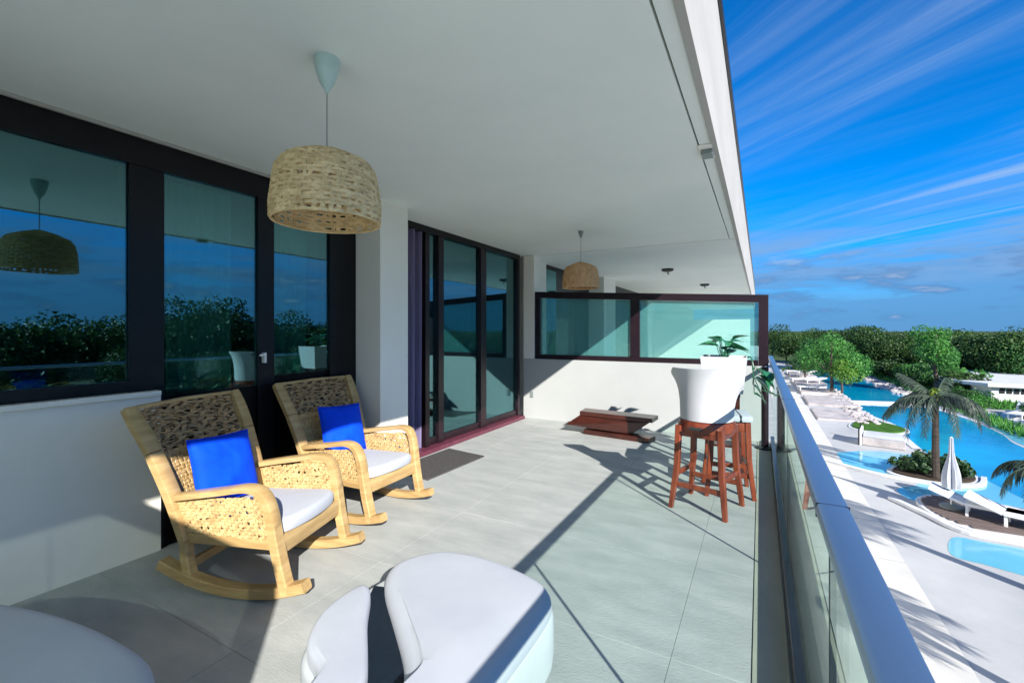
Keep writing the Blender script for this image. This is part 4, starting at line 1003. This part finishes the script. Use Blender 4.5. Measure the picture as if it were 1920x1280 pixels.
# undergrowth mass at the foot of the tree row
q = MB(); rnd = random.Random(5); lob = []
for k in range(70):
    a = rnd.uniform(3, 22); d = rnd.uniform(60, 76); x, y = polar(a, d); lob.append((x, y, GZ+0.5, rnd.uniform(0.9,1.6), rnd.uniform(0.9,1.6), rnd.uniform(0.7,1.3)))
for k in range(120):
    a = rnd.uniform(24, 105); d = rnd.uniform(31, 46); x, y = polar(a, d); lob.append((x, y, GZ+0.5, rnd.uniform(1.2,2.2), rnd.uniform(1.2,2.2), rnd.uniform(0.9,1.7)))
leaf_cloud(q, lob, 30000, 0.34, rnd); tag(q.build('undergrowth', M['leaf_dark']), 'dark undergrowth at the foot of the tree row', 'undergrowth', kind='stuff')
# bright feathery trees by the pool end
fb = make_tree('feathery_tree', 'bright green feathery tree on a thin dark trunk at the pool edge', 'tree', 4.6, 5.2, 2.0, 'leaf_bright', 5200, 0.17, 301, 'feathery trees at the pool end', 10); place(fb, used, 5.0, 43.9, 0.4, 1.0)
fb2 = make_tree('feathery_tree', 'rounded green tree left of the feathery tree, farther along the terrace', 'tree', 4.8, 4.0, 1.3, 'leaf_mid', 4600, 0.18, 302, 'feathery trees at the pool end', 10); place(fb2, used, 3.9, 53.3, 0.4, 1.05)
fb3 = make_tree('feathery_tree', 'small yellow green tree leaning over the far pool water', 'tree', 2.6, 3.3, 1.5, 'leaf_lime', 2400, 0.16, 303, 'feathery trees at the pool end', 7); place(fb3, used, 5.5, 42.7, 0.4, 1.0)
fb4 = make_tree('feathery_tree', 'tall slim bright green tree rising above the bank shrubs', 'tree', 3.6, 6.6, 2.2, 'leaf_bright', 4600, 0.17, 304, 'feathery trees at the pool end', 10); place(fb4, used, 12.2, 47.5, 0.4, 1.0)
yb = make_tree('yellow_bush', 'bright yellow green bush in front of the dark trees behind the white kiosk', 'bush', 4.6, 2.4, 0.5, 'leaf_yellow', 1600, 0.3, 305, None, 8); place(yb, used, 20.3, 60.0, 0, 1.0)
# shrubs along the bank
shp = [make_tree('bank_shrub', 'green shrub on the bank between pool and kiosk', 'shrub', 2.9, 1.9, 0.35, m_, 1300, 0.22, 400+k, 'shrubs along the far pool bank', 8) for k, m_ in enumerate(('leaf_mid','leaf_bright','leaf_dark'))]
for k in range(22):
    u = k/21; x = 11.6+2.2*math.sin(u*3.0)*0.5+rng.uniform(-0.3, 0.6)+0.5*u*(1-u); y = 62-u*30
    place(shp[k % 3], used, x+(0.9 if u > 0.8 else 0), y, rng.uniform(0, 6), rng.uniform(0.75, 1.15)*(1.0 if y > 46 else 0.5), None, GZ)
for k in range(9):
    place(shp[rng.choice((0,1,2))], used, 13.6+rng.uniform(-0.6, 1.0), 62-k*1.6, rng.uniform(0, 6), rng.uniform(0.8, 1.2), None, GZ)
# round-leaf shrubs in the bed under the palm
rl = make_tree('bed_shrub', 'dark round leaved shrub in the white kerbed bed under the palm', 'shrub', 1.0, 0.75, 0.15, 'leaf_round', 420, 0.15, 500, 'round leaved shrubs around the palm', 6)
for x, y, s_ in ((4.45,20.4,0.9),(4.85,20.9,1.0),(5.3,20.5,1.0),(5.75,20.8,1.05),(5.15,21.2,1.0),(5.65,21.35,0.9),(6.0,20.6,0.85),(4.95,20.3,0.9)):
    place(rl, used, x, y, rng.uniform(0, 6), s_, None, GZ+0.1)
# loose stones on the gravel bank
q = MB()
for k in range(420):
    x = rng.uniform(9.4, 12.5); y = rng.uniform(42, 66); r = rng.uniform(0.08, 0.28)
    bmesh.ops.create_icosphere(q.bm, subdivisions=1, radius=r, matrix=Matrix.Translation((x, y, GZ+0.05)) @ Matrix.Diagonal((1, rng.uniform(0.6, 1), 0.6, 1)))
for k in range(160):
    x = rng.uniform(4.6, 5.6); y = rng.uniform(30, 46); r = rng.uniform(0.06, 0.2)
    bmesh.ops.create_icosphere(q.bm, subdivisions=1, radius=r, matrix=Matrix.Translation((x, y, GZ+0.12)) @ Matrix.Diagonal((1, rng.uniform(0.6, 1), 0.6, 1)))
tag(q.build('rubble', M['stone']), 'loose pale stones along the pool banks', 'rubble', kind='stuff')
# meadow grass on the bank
q = MB(); rnd = random.Random(8)
for k in range(9000):
    u = rnd.random(); x = 12.2+rnd.uniform(-1.6, 3.2); y = 30+rnd.uniform(0, 34)
    if 31.5 < y < 39.8 and x > 11.8: continue
    a = rnd.uniform(0, 2*PI); hgt = rnd.uniform(0.15, 0.5); dx, dy = 0.05*math.cos(a), 0.05*math.sin(a)
    q.bm.faces.new([q.bm.verts.new((x-dx, y-dy, GZ+0.03)), q.bm.verts.new((x+dx, y+dy, GZ+0.03)), q.bm.verts.new((x+rnd.uniform(-0.15,0.15), y+rnd.uniform(-0.15,0.15), GZ+hgt))])
tag(q.build('long_grass', M['leaf_bright']), 'long grass growing on the far pool bank', 'grass', kind='stuff')

# palms
def frond_mesh(name, m, L, rise, droop, leaf, nleaf, parent, az, width=1.0, seed=0, z0=0.0):
    rnd = random.Random(seed); q = MB(); b = q.bm; ca, sa = math.cos(az), math.sin(az); pts = []
    for k in range(15):
        u = k/14; r = L*(u-0.22*u*u*u*droop); z = z0+rise*L*u-droop*L*0.75*u**2.4
        pts.append(Vector((r*ca, r*sa, z)))
    q.tube(pts, [0.028*(1-0.85*k/14) for k in range(15)], 5)
    side = Vector((-sa, ca, 0))
    for k in range(nleaf):
        u = 0.14+0.86*k/nleaf; f = u*14; i = min(13, int(f)); p = pts[i].lerp(pts[i+1], f-i); d = (pts[i+1]-pts[i]).normalized()
        ll = leaf*(0.35+0.65*math.sin(PI*min(1, 0.12+u*0.86)))*width
        for s_ in (-1, 1):
            out = (side*s_*(0.45+0.5*rnd.random())+d*(0.4+0.35*rnd.random())+Vector((0,0,-0.35-0.9*rnd.random()))).normalized()
            tip = p+out*ll*rnd.uniform(0.8, 1.1)+Vector((0,0,-0.25*ll)); mid_ = p+out*ll*0.5
            w = d*0.013
            b.faces.new([b.verts.new(p-w), b.verts.new(p+w), b.verts.new(mid_+w*1.2), b.verts.new(mid_-w*1.2)])
            b.faces.new([b.verts.new(mid_-w*1.2), b.verts.new(mid_+w*1.2), b.verts.new(tip)])
    return q.build(name, m, parent)
def palm(loc, H, label, specs, lean=(0, 0), mleaf='frond', r0=0.10):
    t = thing('palm_tree', label, 'palm tree', loc, 0, None)
    tp = catmull([(0,0,-0.1),(lean[0]*0.3,lean[1]*0.3,H*0.4),(lean[0],lean[1],H)], 6); n = len(tp)
    q = MB(); q.tube(tp, [r0*(1.15-0.4*k/n)*(1+0.07*(k % 2)) for k in range(n)], 9); q.build('trunk', M['palmbark'], t)
    for k, (az, L, rise, droop) in enumerate(specs):
        f = frond_mesh('frond', M[mleaf], L, rise, droop, 0.5*L/1.5, 62, t, math.radians(az), 1.0, k)
        f.location = (lean[0], lean[1], H-0.03)
    q = MB(); rnd = random.Random(3)
    leaf_cloud(q, [(lean[0],lean[1],H+0.05,0.14,0.14,0.2)], 60, 0.16, rnd, aspect=0.25); q.build('crown_shaft', M['leaf_yellow'], t)
    return t
palm((5.11,19.95,GZ+0.1), 2.75, 'drooping palm in the round leaved shrub bed by the pool',
     [(190,1.75,0.12,0.75),(165,1.6,0.22,1.0),(215,1.5,0.05,1.25),(240,1.35,0.1,1.35),(290,1.3,0.1,1.3),(330,1.45,0.2,1.1),(5,1.75,0.25,0.95),(30,1.5,0.35,0.9),(80,1.3,0.4,0.8),(120,1.3,0.4,0.8),(60,1.1,0.9,0.5),(150,1.1,0.95,0.4)])
palm((6.35,16.3,GZ+0.1), 1.5, 'small dark palm at the right end of the timber deck',
     [(150,1.3,0.35,0.9),(185,1.25,0.2,1.1),(220,1.1,0.2,1.2),(260,1.1,0.3,1.2),(300,1.2,0.3,1.0),(350,1.2,0.4,0.9),(40,1.2,0.4,0.9),(95,1.2,0.5,0.8)])
palm((4.75,12.35,GZ), 3.2, 'dark palm on the white deck at the edge of the picture, casting long shadows',
     [(250+k*14,1.6,0.35+0.2*(k % 2),0.8) for k in range(9)]+[(30+k*30,1.6,0.5,0.7) for k in range(4)], (1.15,-1.0), 'frond', 0.12)
palm((4.55,7.6,GZ), 2.2, 'dark palm below the balcony whose leaf tip enters the bottom corner',
     [(140,1.55,0.12,0.5),(100,1.4,0.4,0.8),(60,1.4,0.5,0.8),(20,1.4,0.5,0.8),(340,1.4,0.5,0.8),(300,1.4,0.5,0.8),(260,1.3,0.5,0.8),(220,1.2,0.5,0.9)], (0,0), 'frond', 0.10)
